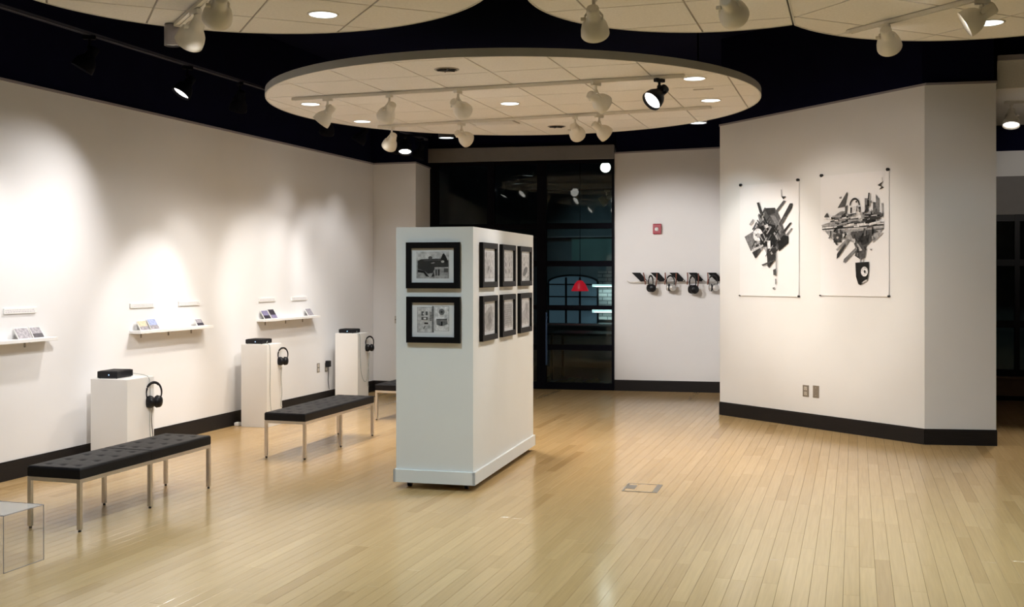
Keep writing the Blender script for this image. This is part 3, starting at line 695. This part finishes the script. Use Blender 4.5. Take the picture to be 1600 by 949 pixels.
def headphones(label, loc, rotz, sc=1.0, cup='plastic', band='plastic', twist=25, group='headphones hung on the pedestals', roll=0.0):
    # hangs from the band top at the origin; band in the local XZ plane
    t = thing('headphones', label, 'headphones', loc, rotz, group); t.rotation_euler = (0, roll, rotz)
    rx, rz = 0.060*sc, 0.082*sc; zc_ = -rz
    pts = [(rx*math.cos(a), 0, zc_+rz*math.sin(a)) for a in [PI*(-0.22)+PI*1.44*k/24 for k in range(25)]]
    obj('headband', MB().tube(pts, 0.007*sc, 8, rad=[0.005*sc+0.004*sc*math.sin(PI*k/24) for k in range(25)]), band, t)
    pad = [(rx*0.99*math.cos(a), 0, zc_+rz*0.965*math.sin(a)) for a in [PI*0.28+PI*0.44*k/12 for k in range(13)]]
    obj('band_pad', MB().tube(pad, 0.010*sc, 8), 'leather', t)
    for s in (-1, 1):
        q = Matrix.Translation((s*0.036*sc,0,zc_-0.072*sc)) @ Matrix.Rotation(-R(twist)*s, 4, 'Z') @ Matrix.Rotation(R(90)*s, 4, 'Y')
        ec = obj('ear_cup', MB().lathe([(0.0005,0.026*sc),(0.022*sc,0.025*sc),(0.041*sc,0.018*sc),(0.047*sc,0.006*sc),(0.047*sc,-0.004*sc)], 22, mx=q, caps=False), cup, t)
        obj('ear_pad', MB().lathe([(0.047*sc,-0.004*sc),(0.050*sc,-0.012*sc),(0.045*sc,-0.022*sc),(0.030*sc,-0.024*sc),(0.022*sc,-0.016*sc),(0.0005,-0.014*sc)], 22, mx=q, caps=False), 'leather', ec)
    return t
def cable(label, pts, m='cord', r=0.0028, group=None):
    # smooth through the points
    P = [Vector(p) for p in pts]; out = []
    for i in range(len(P)-1):
        p0 = P[max(i-1,0)]; p1 = P[i]; p2 = P[i+1]; p3 = P[min(i+2,len(P)-1)]
        for k in range(6):
            u = k/6; out.append(0.5*((2*p1)+(-p0+p2)*u+(2*p0-5*p1+4*p2-p3)*u*u+(-p0+3*p1-3*p2+p3)*u**3))
    out.append(P[-1])
    return tag(obj('cable', MB().tube(out, r, 6), m), label, 'cable', group)

PD_ = [(-6.305,7.88,0.372,0.742), (-6.315,10.315,0.315,0.89), (-6.305,12.52,0.315,0.893)]
pl = ['short white pedestal behind the nearest bench', 'white pedestal behind the left end of the middle bench', 'farthest white pedestal, beyond the middle bench near the corner']
for (x,y,w_,h), lb in zip(PD_, pl): pedestal(lb, x, y, w_, h)
player('black media player with a blue light on the short near pedestal', -6.265, 7.915, 0.742, R(6), 0.19, 0.25, 0.062)
player('black media player on the pedestal by the middle bench', -6.29, 10.36, 0.89, R(3), 0.20, 0.22, 0.05)
player('black media player on the farthest pedestal near the corner', -6.275, 12.56, 0.893, R(3), 0.20, 0.22, 0.05)
hl = ['black headphones hanging on the side of the short near pedestal', 'black headphones hanging on the side of the pedestal by the middle bench', 'black headphones hanging on the side of the farthest pedestal']
for k, ((x,y,w_,h), lb) in enumerate(zip(PD_, hl)):
    hx, hy, hz = x+w_+0.040, y+w_*0.85, h-0.048
    headphones(lb, (hx, hy, hz), R(52), 1.12 if k == 0 else 0.95, twist=40)
    cx = x+w_+0.012
    bot = hz - 0.21
    cable('thin cord dropping from the headphones at the %s pedestal' % ('short near', 'middle', 'farthest')[k], [(hx,hy-0.02,bot),(cx+0.01,hy-0.01,bot-0.12),(cx+0.01,hy+0.01,bot-0.28),(cx+0.005,hy-0.01,max(0.03,bot-0.42)),(cx+0.01,hy+0.02,0.02 if k == 0 else 0.2)], 'cord_dark' if k == 0 else 'cord', 0.003)
    fy = y + w_*(0.80 if k == 0 else 0.14)
    cable('grey lead running from the player down the side of the %s pedestal' % ('short near', 'middle', 'farthest')[k], [(x+w_*0.62,y+w_*0.72,h+0.03),(x+w_*0.9,fy,h+0.012),(cx-0.004,fy,h-0.03),(cx-0.005,fy+0.01,h*0.7),(cx-0.004,fy+0.004,h*0.45),(cx-0.005,fy+0.02,h*0.25),(cx-0.004,fy+0.05,0.12)] if k < 2 else
          [(x+w_*0.62,y+w_*0.72,h+0.03),(x+w_*0.9,fy,h+0.012),(cx-0.004,fy,h-0.03),(cx-0.005,fy+0.01,h*0.7),(cx,fy+0.04,h*0.42),(cx,fy+0.15,h*0.30),(cx,hy,h*0.40),(hx,hy,h*0.72)], 'cord', 0.0028)
ad = thing('power_adapter', 'small white power adapter on the floor left of the middle pedestal', 'adapter', (-6.385,10.36,0))
obj('body', MB().cbox((-0.025,-0.03,0.0), (0.025,0.03,0.04), 0.006), 'white', ad)
obj('lead', MB().tube([(0.0,0.03,0.02),(0.0,0.06,0.012),(0.0,0.10,0.01)], 0.004, 6), 'white', ad)
cable('dark cord lying on the floor behind the middle bench', [(-4.66,10.75,0.006),(-4.75,11.0,0.006),(-4.60,11.05,0.006),(-4.70,11.25,0.006)], 'cord_dark', 0.004)

# ---- outlets
def outlet(label, loc, rotz, w_=0.07, h=0.115, blank=False, cat='outlet'):
    t = thing('wall_outlet' if not blank else 'blank_plate', label, cat, loc, rotz)
    obj('cover_plate', MB().cbox((-w_/2,-0.006,-h/2), (w_/2,0,h/2), 0.002), 'plate', t)
    if not blank:
        for z in (-0.027, 0.027):
            s = obj('socket', MB().cbox((-0.018,-0.009,z-0.017), (0.018,-0.006,z+0.017), 0.001), 'ivory', t)
            obj('slots', MB().box((-0.009,-0.0095,z-0.004),(-0.006,-0.009,z+0.009)).box((0.006,-0.0095,z-0.004),(0.009,-0.009,z+0.009)).rod((0,-0.0095,z-0.010),(0,-0.009,z-0.010),0.003,8), 'dark_metal', s)
    else:
        for z in (-0.042, 0.042): obj('screw', MB().rod((0,-0.006,z),(0,-0.0075,z),0.004,8), 'chrome', t)
    return t
outlet('wall outlet on the left wall, left of the one with a black adapter', (XL,12.335,0.465), R(90))
outlet('wall outlet with a black power adapter plugged in, left wall', (XL,12.55,0.455), R(90))
pa = thing('power_adapter', 'black power adapter plugged into the left wall outlet', 'adapter', (XL+0.009,12.545,0.49))
obj('body', MB().cbox((0,-0.03,-0.03), (0.05,0.03,0.05), 0.006), 'plastic', pa)
obj('lead', MB().tube([(0.03,0.0,-0.03),(0.03,0.0,-0.10),(0.015,0.02,-0.2),(0.012,0.05,-0.32)], 0.004, 6), 'cord_dark', pa)
outlet('thin dark wall outlet low on the short return wall beside the display wall', (-6.10,13.985,1.01), 0, 0.045, 0.10)
wd = Vector((PB[0]-PA[0], PB[1]-PA[1])).normalized(); wn = Vector((wd.y, -wd.x)); wrot = math.atan2(wd.y, wd.x)   # along the angled wall; normal into the room
def onw(s, z, d=0.0): return (PA[0]+wd.x*s+wn.x*d, PA[1]+wd.y*s+wn.y*d, z)
outlet('steel outlet with ivory sockets low on the poster wall', onw(1.275,0.390), wrot, 0.08, 0.125)
outlet('blank steel plate low on the poster wall, right of the outlet', onw(1.412,0.393), wrot, 0.08, 0.13, True, 'plate')

# ================================================================== posters
def poster(label, s0, s1, z0, z1, polys):
    W, H = s1-s0, z1-z0
    t = thing('poster', label, 'poster', onw((s0+s1)/2, (z0+z1)/2, 0.008), wrot, 'posters on the angled wall')
    n = 14; mb = MB(); vs = []; fs = []
    def yo(v_): return -0.006*(max(0, v_-0.8)/0.2)**2 - 0.002*math.sin(v_*PI)
    for k in range(n+1):
        v_ = k/n; z = (0.5-v_)*H
        vs += [(-W/2,yo(v_),z),(W/2,yo(v_),z),(-W/2,yo(v_)+0.0012,z),(W/2,yo(v_)+0.0012,z)]
    for k in range(n):
        a = 4*k; fs += [(a,a+1,a+5,a+4),(a+3,a+2,a+6,a+7),(a+1,a+3,a+7,a+5),(a+2,a,a+4,a+6)]
    fs += [(0,2,3,1),(4*n,4*n+1,4*n+3,4*n+2)]
    obj('sheet', MB().add(vs, fs), 'paper', t)
    amb, am = art_mesh(polys, W, H, -0.0095)
    obj('print', amb, am, t)
    for u, v_, r in ((0.015,-0.006,0.016),(0.985,-0.006,0.016),(0.0,1.0,0.008),(1.0,0.995,0.010)):
        obj('push_pin', MB().rod(((u-0.5)*W, 0.007, (0.5-v_)*H), ((u-0.5)*W, -0.016, (0.5-v_)*H), r, 14), 'plastic', t)
    return t
# first collage: crop coordinates (photo enlarged) reduced to the unit square
def U1(pts): return [((x-33)/432.0, (y-(110-0.08*(x-40)))/(808.0+0.08*(x-40))) for x, y in pts]
c1 = [(0.14, U1([(72,485),(150,440),(190,360),(215,365),(225,275),(300,275),(330,330),(380,480),(385,520),(310,590),(300,655),(250,690),(235,600),(215,560),(160,640)])),
    (0.28, U1([(72,485),(150,445),(190,400),(180,470),(190,560),(120,590)])),
    (0.06, U1([(165,235),(182,232),(215,330),(190,320)])), (0.28, U1([(172,325),(200,315),(212,380),(190,385)])), (0.06, U1([(222,275),(300,272),(300,310),(250,330)])),
    (0.02, U1([(150,470),(160,430),(230,380),(300,400),(330,480),(300,560),(220,550),(160,560)])),
    (0.14, U1([(360,218),(378,224),(312,312),(298,300)])), (0.06, U1([(405,240),(425,240),(420,275),(345,400),(330,385)])), (0.14, U1([(330,390),(345,370),(370,330),(380,345),(345,405)])),
    (0.06, U1([(405,380),(420,380),(362,462),(350,450)])), (0.28, U1([(415,420),(426,424),(385,480),(375,472)])),
    (0.28, U1([(265,330),(300,330),(350,430),(335,450)])), (0.45, U1([(205,560),(240,560),(245,610),(225,580)])),
    (0.06, U1([(240,580),(310,560),(300,650),(258,712),(245,700)])), (0.02, U1([(330,590),(320,520),(360,470),(395,480),(395,530),(350,570)])),
    (0.06, U1([(345,190),(378,190),(360,212)])), (0.28, U1([(342,140),(346,140),(350,190),(345,190)])),
    (0.75, ringpoly(0.335,0.455,0.085,0.058,0.045,60,345)), (0.45, ell(0.345,0.46,0.035,0.022,12)), (0.62, U1([(228,400),(250,392),(258,412),(238,424)])), (0.75, U1([(248,512),(270,512),(272,570),(250,570)])),
    (0.62, U1([(130,580),(215,540),(220,552),(140,596)])), (0.06, U1([(135,600),(175,580),(160,645)])),
    (0.14, U1([(205,688),(300,650),(300,660),(215,698)])), (0.28, U1([(308,600),(313,600),(315,720),(310,720)])), (0.14, U1([(290,725),(312,715),(312,765),(292,762)])), (0.28, U1([(305,790),(314,790),(312,830),(305,830)])), (0.28, U1([(286,855),(304,850),(302,866),(290,868)]))]
def U2(pts): return [((x-37)/463.0, (y-(102-0.12*(x-37)))/(800.0+0.12*(x-37))) for x, y in pts]
c2 = [(0.45, U2([(45,430),(130,400),(190,330),(240,350),(300,340),(400,320),(420,400),(470,400),(470,440),(420,500),(360,560),(330,610),(290,600),(270,540),(200,520),(140,540),(80,480)])),
    (0.28, U2([(50,440),(470,395),(470,425),(60,470)])), (0.75, U2([(50,445),(470,402),(470,409),(50,454)])), (0.62, U2([(60,462),(460,425),(460,431),(60,470)])), (0.02, U2([(50,456),(470,412),(470,418),(50,462)])), (0.14, U2([(250,470),(470,438),(470,446),(255,480)])),
    (0.14, U2([(160,312),(225,200),(232,215),(212,300)])), (0.28, U2([(172,238),(190,232),(190,246),(174,248)])), (0.14, U2([(212,300),(230,290),(225,350),(212,350)])),
    (0.75, U2([(262,300),(302,290),(312,340),(330,390),(245,390),(262,340)])), (0.06, ringpoly(0.52,0.262,0.075,0.062,0.016,180,360,14)), (0.06, U2([(248,305),(260,305),(258,345),(248,342)])), (0.06, U2([(305,298),(317,298),(316,335),(306,335)])),
    (0.28, U2([(345,240),(370,240),(368,330),(345,330)])), (0.14, U2([(400,265),(415,265),(420,390),(398,390)])), (0.28, U2([(418,210),(440,240),(440,390),(424,390)])), (0.45, U2([(455,270),(466,270),(466,370),(460,370)])),
    (0.02, U2([(330,365),(380,350),(415,370),(418,400),(330,415)])), (0.14, U2([(255,400),(285,388),(315,400),(315,418),(250,420)])), (0.28, U2([(130,370),(180,335),(215,330),(210,390),(140,410)])), (0.06, U2([(180,370),(215,340),(225,388),(185,392)])),
    (0.14, U2([(66,372),(88,345),(104,376),(92,392),(76,388)])), (0.06, U2([(430,150),(470,120),(450,150),(472,165),(440,180),(455,160)])), (0.45, U2([(458,95),(461,95),(463,125),(459,125)])),
    (0.14, U2([(250,480),(420,455),(450,470),(360,560),(340,600),(300,590)])), (0.06, U2([(300,510),(380,480),(370,540),(330,560)])), (0.45, U2([(390,480),(440,465),(470,470),(400,540)])), (0.14, U2([(130,485),(185,490),(190,540),(135,545)])), (0.62, ell(0.27,0.52,0.018,0.010,8)), (0.75, U2([(190,480),(235,478),(225,505),(190,505)])),
    (0.28, U2([(230,515),(250,525),(170,640),(155,655),(160,615)])), (0.06, U2([(155,655),(157,622),(215,550),(220,562),(170,640)])), (0.28, U2([(285,575),(295,590),(215,678),(200,676),(205,655)])), (0.45, U2([(150,590),(215,525),(225,530),(160,600)])), (0.62, U2([(258,520),(275,508),(330,590),(318,600)])),
    (0.14, U2([(285,600),(355,590),(350,640),(320,655),(280,630)])), (0.28, U2([(318,640),(322,640),(320,672),(315,672)])), (0.28, U2([(340,640),(344,640),(340,672),(335,672)])),
    (0.02, U2([(284,676),(374,668),(374,735),(364,795),(318,826),(304,820),(288,770)])), (0.75, ell(0.665,0.80,0.052,0.040,16)), (0.06, ell(0.67,0.80,0.015,0.013,10)), (0.62, U2([(325,812),(345,795),(364,786),(360,798),(335,812)])), (0.28, U2([(380,582),(396,580),(390,592)]))]
def shards(seed, n, pts, inks, lo, hi, angs):
    r = random.Random(seed); out = []
    for _ in range(n):
        (cx, cy, sx, sy) = r.choice(pts); x = cx + r.gauss(0, sx); y = cy + r.gauss(0, sy); a = R(r.choice(angs) + r.uniform(-6, 6)); L = r.uniform(lo, hi); w_ = r.uniform(0.008, 0.03)
        out.append((r.choice(inks), [(min(0.93, max(0.05, u)), v_) for u, v_ in bar(x, y, x+L*math.cos(a), y-L*0.68*math.sin(a), w_, 1.47)]))
    return out
c1 = c1[:17] + shards(2, 70, [(0.42,0.36,0.09,0.06),(0.55,0.44,0.10,0.06),(0.30,0.46,0.07,0.05),(0.55,0.60,0.05,0.05)], (0.02,0.06,0.06,0.14,0.28,0.45), 0.03, 0.13, (52, 55, -55, -58, 20)) + c1[17:]
c2 = c2 + shards(4, 60, [(0.3,0.37,0.12,0.02),(0.65,0.37,0.14,0.02),(0.5,0.42,0.2,0.012)], (0.02,0.06,0.14,0.45,0.75), 0.05, 0.16, (3, 4, 5)) + shards(6, 46, [(0.72,0.30,0.10,0.04),(0.62,0.56,0.08,0.05),(0.3,0.50,0.08,0.03)], (0.02,0.06,0.14,0.28,0.45), 0.02, 0.09, (88, 55, -60, 90))
poster('poster of a dark angular collage of blades and a disc, left on the angled wall', 0.326, 1.187, 1.400, 2.658, c1)
poster('poster of a floating grey city above a hanging black loudspeaker, right on the angled wall', 1.480, 2.328, 1.420, 2.682, c2)

# ================================================================== fire alarm and headphone rack on the back wall
bd = Vector((B1[0]-G1.x, B1[1]-G1.y)).normalized(); bn = Vector((bd.y, -bd.x)); brot = math.atan2(bd.y, bd.x)
def onb(x, z, d=0.0):
    s = (x-G1.x)/bd.x; return (G1.x+bd.x*s+bn.x*d, G1.y+bd.y*s+bn.y*d, z)
al = thing('fire_alarm', 'small red fire alarm with a white strobe on the white back wall', 'fire alarm', onb(-2.645,2.278), brot)
obj('body', MB().cbox((-0.058,-0.045,-0.072), (0.058,0,0.072), 0.008), 'red', al)
stb = obj('strobe', MB().lathe([(0.027,0),(0.026,0.012),(0.015,0.022),(0.0005,0.025)], 16, mx=Matrix.Translation((-0.004,-0.045,-0.004)) @ Matrix.Rotation(R(90),4,'X')), 'strobe', al)
obj('bezel', MB().cbox((-0.028,-0.050,-0.028), (0.020,-0.045,0.020), 0.002), 'silver', al)
rk = thing('headphone_rack', 'wall rack of five slanted black plates on a thin steel rod', 'rack', onb(-2.40,1.60), brot)
def rx(x): return (x+2.40)/bd.x
obj('rod', MB().tube([(rx(-3.055),-0.05,-0.045),(rx(-3.04),-0.05,-0.062),(rx(-3.02),-0.05,-0.068),(rx(-1.75),-0.05,-0.060)], 0.007, 8), 'chrome', rk)
pitch = 0.2620
for k in range(5):
    x0 = rx(-2.995) + k*pitch; wdt = 0.115
    q = [(x0,0.065),(x0+wdt,0.065),(x0+wdt+0.105,-0.052),(x0+0.125,-0.060)]
    vs = [(a,0.0,b) for a,b in q]+[(a,-0.045,b) for a,b in q]
    obj('plate', MB().add(vs, [(0,1,2,3),(7,6,5,4),(0,4,5,1),(1,5,6,2),(2,6,7,3),(3,7,4,0)]), 'frame', rk)
    obj('peg', MB().rod((x0+0.20,0,-0.05),(x0+0.20,-0.11,-0.045),0.006,8), 'chrome', rk)
hs = [('dark headphones hung leftmost on the slanted rack', -2.725, 'plastic', 'plastic', 1.05), ('silver headphones hung second from the left on the slanted rack', -2.455, 'silver', 'plastic', 1.0),
      ('large dark headphones hung third from the left on the slanted rack', -2.150, 'plastic', 'plastic', 1.15), ('headphones hung rightmost on the rack, partly hidden by the angled wall', -1.875, 'silver', 'plastic', 1.0)]
for k, (lb, x, cup, band, sc) in enumerate(hs):
    headphones(lb, onb(x, 1.625, 0.115), brot+R((-58,-30,-52,-20)[k]), sc*1.08, cup, band, 30, 'headphones on the slanted rack')
    for s, l2 in ((-1, 'left'), (1, 'right')):
        if k == 3 and s == 1: continue
        xx = x + s*0.095
        z0, z1 = (1.665, 1.50) if s == -1 else (1.655, 1.47)
        p0, p1 = (onb(xx-0.02*s if k else xx-0.012, z0, 0.07), onb(xx+0.028*(-s) if s == 1 else xx+0.02, z1, 0.11))
        tag(obj('cable_wrap', MB().tube([p0, tuple(Vector(p0).lerp(Vector(p1),0.5)+Vector((0.006,0,0))), p1], 0.008, 8), 'cord_red'), 'red-brown cable strap at the %s of the %s headphones on the rack' % (l2, ('leftmost dark','silver','large dark','rightmost')[k]), 'cable', 'red-brown cable straps on the rack')

# ================================================================== shelves, cards and caption strips on the left wall
def shelf(label, y0, y1, z):
    t = thing('wall_shelf', label, 'shelf', (XL, y0, z), 0, 'white wall shelves')
    L = y1-y0
    obj('board', MB().cbox((0,0,-0.028), (0.125,L,0), 0.002), 'white', t)
    for f in (0.14, 0.5, 0.82):
        obj('bracket', MB().box((0,L*f-0.008,-0.075), (0.006,L*f+0.008,-0.028)).box((0.006,L*f-0.006,-0.036), (0.055,L*f+0.006,-0.028)), 'plate', t)
    return t
SH = [(6.15,7.50,1.125), (8.60,9.80,1.118), (10.86,12.16,1.135)]
for (y0,y1,z), lb in zip(SH, ('white wall shelf cut by the left photo edge', 'white wall shelf above the short near pedestal', 'white wall shelf above the middle pedestal')): shelf(lb, y0, y1, z)
def card(label, y, z, wd_, h, m, m2, group):
    t = thing('photo_card', label, 'photo card', (XL+0.085, y, z), 0, group)
    q = Matrix.Rotation(R(-32), 4, 'Y')
    obj('sleeve', MB().cbox((-0.008,0,0.0), (0,wd_,h), 0.001, mx=q), 'white', t)
    obj('picture', MB().box((0.0,0.004,0.005), (0.001,wd_-0.004,h-0.005), mx=q), m, t)
    obj('picture_base', MB().box((0.001,0.004,0.005), (0.0016,wd_-0.004,h*0.4), mx=q), m2, t)
    return t
G_ = 'small photo cards leaning on the wall shelves'
card('grey photo card leaning on the leftmost shelf', 7.10, 1.1255, 0.15, 0.105, 'photo_grey', 'photo_grey', G_)
card('pale and dark photo card at the end of the leftmost shelf', 7.27, 1.1255, 0.12, 0.105, 'photo_grey', 'photo_dark', G_)
card('cream photo card at the left end of the middle shelf', 8.66, 1.1185, 0.13, 0.105, 'photo_cream', 'photo_grey', G_)
card('blue photo card next to the cream one on the middle shelf', 8.82, 1.1185, 0.13, 0.12, 'photo_blue', 'photo_grey', G_)
card('dark grey photo card at the right end of the middle shelf', 9.58, 1.1185, 0.12, 0.085, 'photo_grey', 'photo_dark', G_)
card('purple photo card at the left end of the far shelf', 10.90, 1.1355, 0.14, 0.115, 'photo_purple', 'photo_dark', G_)
card('dark photo card beside the purple one on the far shelf', 11.06, 1.1355, 0.13, 0.125, 'photo_dark', 'photo_purple', G_)
card('mottled grey photo card at the right end of the far shelf', 11.93, 1.1355, 0.14, 0.105, 'photo_grey', 'photo_grey', G_)
rt = random.Random(5)
M['cap_ink'] = mat('caption_ink', (0.52, 0.49, 0.53), 0.7, noise=0.1, nscale=60)
for y0, y1, lb in ((7.02,7.38,'above the leftmost shelf'), (8.60,8.97,'above the left end of the middle shelf'), (9.36,9.73,'above the right end of the middle shelf'), (10.90,11.26,'above the left end of the far shelf'), (11.65,12.02,'above the right end of the far shelf')):
    t = thing('caption_strip', 'narrow white caption strip ' + lb, 'caption', (XL, y0, 1.328), 0, 'white caption strips on the left wall')
    L = y1-y0
    obj('board', MB().cbox((0,0,0), (0.014,L,0.045), 0.001), 'white', t)
    mb = MB()
    for r_ in range(2):
        yy = 0.012
        while yy < L-0.03:
            wl = rt.uniform(0.008,0.026); mb.box((0.014,yy,0.012+r_*0.014), (0.0143,min(yy+wl,L-0.01),0.018+r_*0.014)); yy += wl+0.006
    obj('caption_text', mb, 'cap_ink', t)

# ================================================================== acrylic case, floor box
ac = thing('acrylic_case', 'clear acrylic box cover on the floor at the left photo edge', 'case', (-4.464,4.863,0))
AW, AL, AH, at_ = 0.37, 0.31, 0.318, 0.005
obj('top_panel', MB().box((-AW,0,AH-at_), (0,AL,AH)), 'acrylic_top' if 'acrylic_top' in M else 'acrylic', ac)
for a, b in (((-at_,0,0),(0,AL,AH-at_)), ((-AW,0,0),(-AW+at_,AL,AH-at_)), ((-AW+at_,0,0),(-at_,at_,AH-at_)), ((-AW+at_,AL-at_,0),(-at_,AL,AH-at_))):
    obj('side_panel', MB().box(a, b), 'acrylic', ac)
e_ = 0.0016
for x in (0, -AW):
    for y in (0, AL): obj('edge', MB().box((x-e_,y-e_,0), (x+e_,y+e_,AH)), 'acrylic_edge', ac)
    for z in (AH, e_): obj('edge', MB().box((x-e_,0,z-e_), (x+e_,AL,z+e_)), 'acrylic_edge', ac)
for y in (0, AL): obj('edge', MB().box((-AW,y-e_,AH-e_), (0,y+e_,AH+e_)), 'acrylic_edge', ac)
fb = thing('floor_box', 'dark framed power box set flush in the floor', 'floor box', (-1.56,8.285,0), R(2))
fw, fl = 0.135, 0.16
obj('frame', MB().box((-fw,-fl,0),(fw,-fl+0.016,0.003)).box((-fw,fl-0.016,0),(fw,fl,0.003)).box((-fw,-fl+0.016,0),(-fw+0.014,fl-0.016,0.003)).box((fw-0.04,-fl+0.016,0),(fw,fl-0.016,0.003)), 'plate', fb)
mbx, tn = board_mesh([(-fw+0.014,-0.04,-fl+0.016,fl-0.016,0.7),(-0.04,fw-0.04,-fl+0.016,fl-0.016,0.6)])
li = board_obj('lid', [(-fw+0.015,-0.035,-fl+0.017,fl-0.017,0.75),(-0.035,fw-0.041,-fl+0.017,fl-0.017,0.7)]); li.parent = fb; li.location = (0,0,0.0022)
obj('flap', MB().cbox((-fw+0.018,-0.06,0.0015), (-fw+0.085,0.08,0.0045), 0.001), 'plate', fb)

# ================================================================== things in the dark lobby
YL = 20.72
aw = thing('arched_window', 'dim arched window with dark glazing bars deep in the lobby', 'window', (-5.78,YL,0.68))
AWW = 1.0
pts = [(0,0),(AWW,0)] + [(AWW/2+AWW/2*math.cos(a), 0.80+0.14*math.sin(a)) for a in [PI*k/14 for k in range(15)]]
obj('pane', MB().add([(x,0.03,z) for x,z in pts], [tuple(range(len(pts)))]), 'dim_pane', aw)
obj('arch_frame', MB().tube([(x,0,z) for x,z in pts[1:]]+[(0,0,0)], 0.02, 6), 'dark_metal', aw)
for f in (0.36, 0.64): obj('muntin', MB().box((AWW*f-0.018,-0.01,0),(AWW*f+0.018,0.02,0.90)), 'dark_metal', aw)
for z in (0.26, 0.52, 0.76): obj('muntin', MB().box((0,-0.01,z-0.012),(AWW,0.02,z+0.012)), 'dark_metal', aw)
lp_ = thing('pendant_lamp', 'glowing red lampshade seen through the dark glass', 'lamp', (-4.86,19.6,1.33))
obj('shade', MB().lathe([(0.16,0),(0.155,0.02),(0.10,0.13),(0.05,0.19),(0.0005,0.20)], 24, caps=False), 'lampred', lp_)
obj('cord', MB().rod((0,0,0.19),(0,0,3.0),0.006), 'dark_metal', lp_)
spot('lamp_beam', (0,0,0.02), (0,0,-1), 6, 130, 1, (1,0.25,0.2), lp_, 0.05)
bp_ = thing('brick_panel', 'grey brick wall panel lit by tubes, right side of the lobby', 'wall panel', (-4.79,20.735,0.75))
obj('bricks', MB().box((0,0,0),(1.5,0.06,0.95)), 'brick', bp_)
for k, (z, lb) in enumerate(((1.42,'upper fluorescent tube on the lobby brick wall'), (0.93,'lower fluorescent tube on the lobby brick wall'))):
    ft = thing('tube_light', lb, 'light', (-4.86,20.60,z), 0, 'fluorescent tubes in the lobby')
    obj('tube', MB().rod((0,0,0),(1.1,0,0),0.025 if k == 0 else 0.035,10), 'glow_strip', ft)
    obj('bracket', MB().box((0,0.02,-0.03),(1.1,0.09,0.03)), 'dark_metal', ft)
    l = bpy.data.lights.new('tube_glow', 'AREA'); l.shape = 'RECTANGLE'; l.size = 1.0; l.size_y = 0.04; l.energy = 6; l.color = (0.8,1,0.95)
    lo = bpy.data.objects.new('tube_glow', l); C.objects.link(lo); lo.parent = ft; lo.location = (0.55,-0.04,-0.02); lo.rotation_euler = (R(20),0,0)
lw = thing('wall_panel', 'pale green panel under a light beam, high in the lobby', 'wall panel', (-5.30,20.70,1.86))
obj('panel', MB().cbox((0,0,0),(1.9,0.05,0.50),0.004), 'lobby_green', lw)
obj('ledge', MB().box((-1.3,-0.06,0.50),(2.0,0.05,0.525)), 'trim_grey', lw)
tb = thing('counter', 'dark counter in front of the arched lobby window', 'counter', (-5.6,18.6,0))
obj('counter_top', MB().cbox((0,0,0.70),(2.1,0.6,0.74),0.006), 'lobby', tb)
obj('front_panel', MB().box((0.05,0.05,0),(2.05,0.55,0.70)), 'lobby', tb)
tl = thing('lobby_table', 'dark table just behind the glass screen', 'table', (-4.0,16.6,0))
obj('tabletop', MB().cbox((-0.55,-0.4,0.70),(0.65,0.4,0.735),0.006), 'dark_metal', tl)
for x in (-0.5,0.58):
    for y in (-0.35,0.32): obj('leg', MB().box((x,y,0),(x+0.035,y+0.035,0.70)), 'dark_metal', tl)
ll = thing('ceiling_batten', 'thin bright batten light on the lobby ceiling', 'light', (-5.16,18.0,3.58))
obj('tube', MB().rod((-0.12,0,0),(0.12,0.02,0),0.02,10), 'glow_strip', ll)
obj('stem', MB().rod((0,0,0.02),(0,0,TOPZ-3.58),0.008), 'dark_metal', ll)
spot('batten_fill', (0,0,-0.03), (0.75,2.6,-1.95), 85, 66, 1.0, (0.62,0.92,1.0), ll, 0.1)  # added teal fill spot, aimed to brighten the far lobby wall
head('glaring spotlight high in the lobby at the right end of the glass', (-3.62,16.2,3.42), (-1.6,8.0,1.3), lit=True, power=6, cone=40, col=NEUT, group='spotlights in the lobby')
head('unlit pale spotlight in the lobby below the glaring one', (-3.75,16.9,2.98), (-5.0,16.4,1.9), lit=False, group='spotlights in the lobby')
track('lobby lighting track carrying the glaring spotlight', (-5.0,16.15), (-3.4,16.22), 3.445, 'dark_metal')
track('lobby lighting track carrying the unlit spotlight', (-5.0,16.85), (-3.5,16.92), 3.005, 'dark_metal')
for k, x in enumerate((-5.0, -3.5)):
    pass
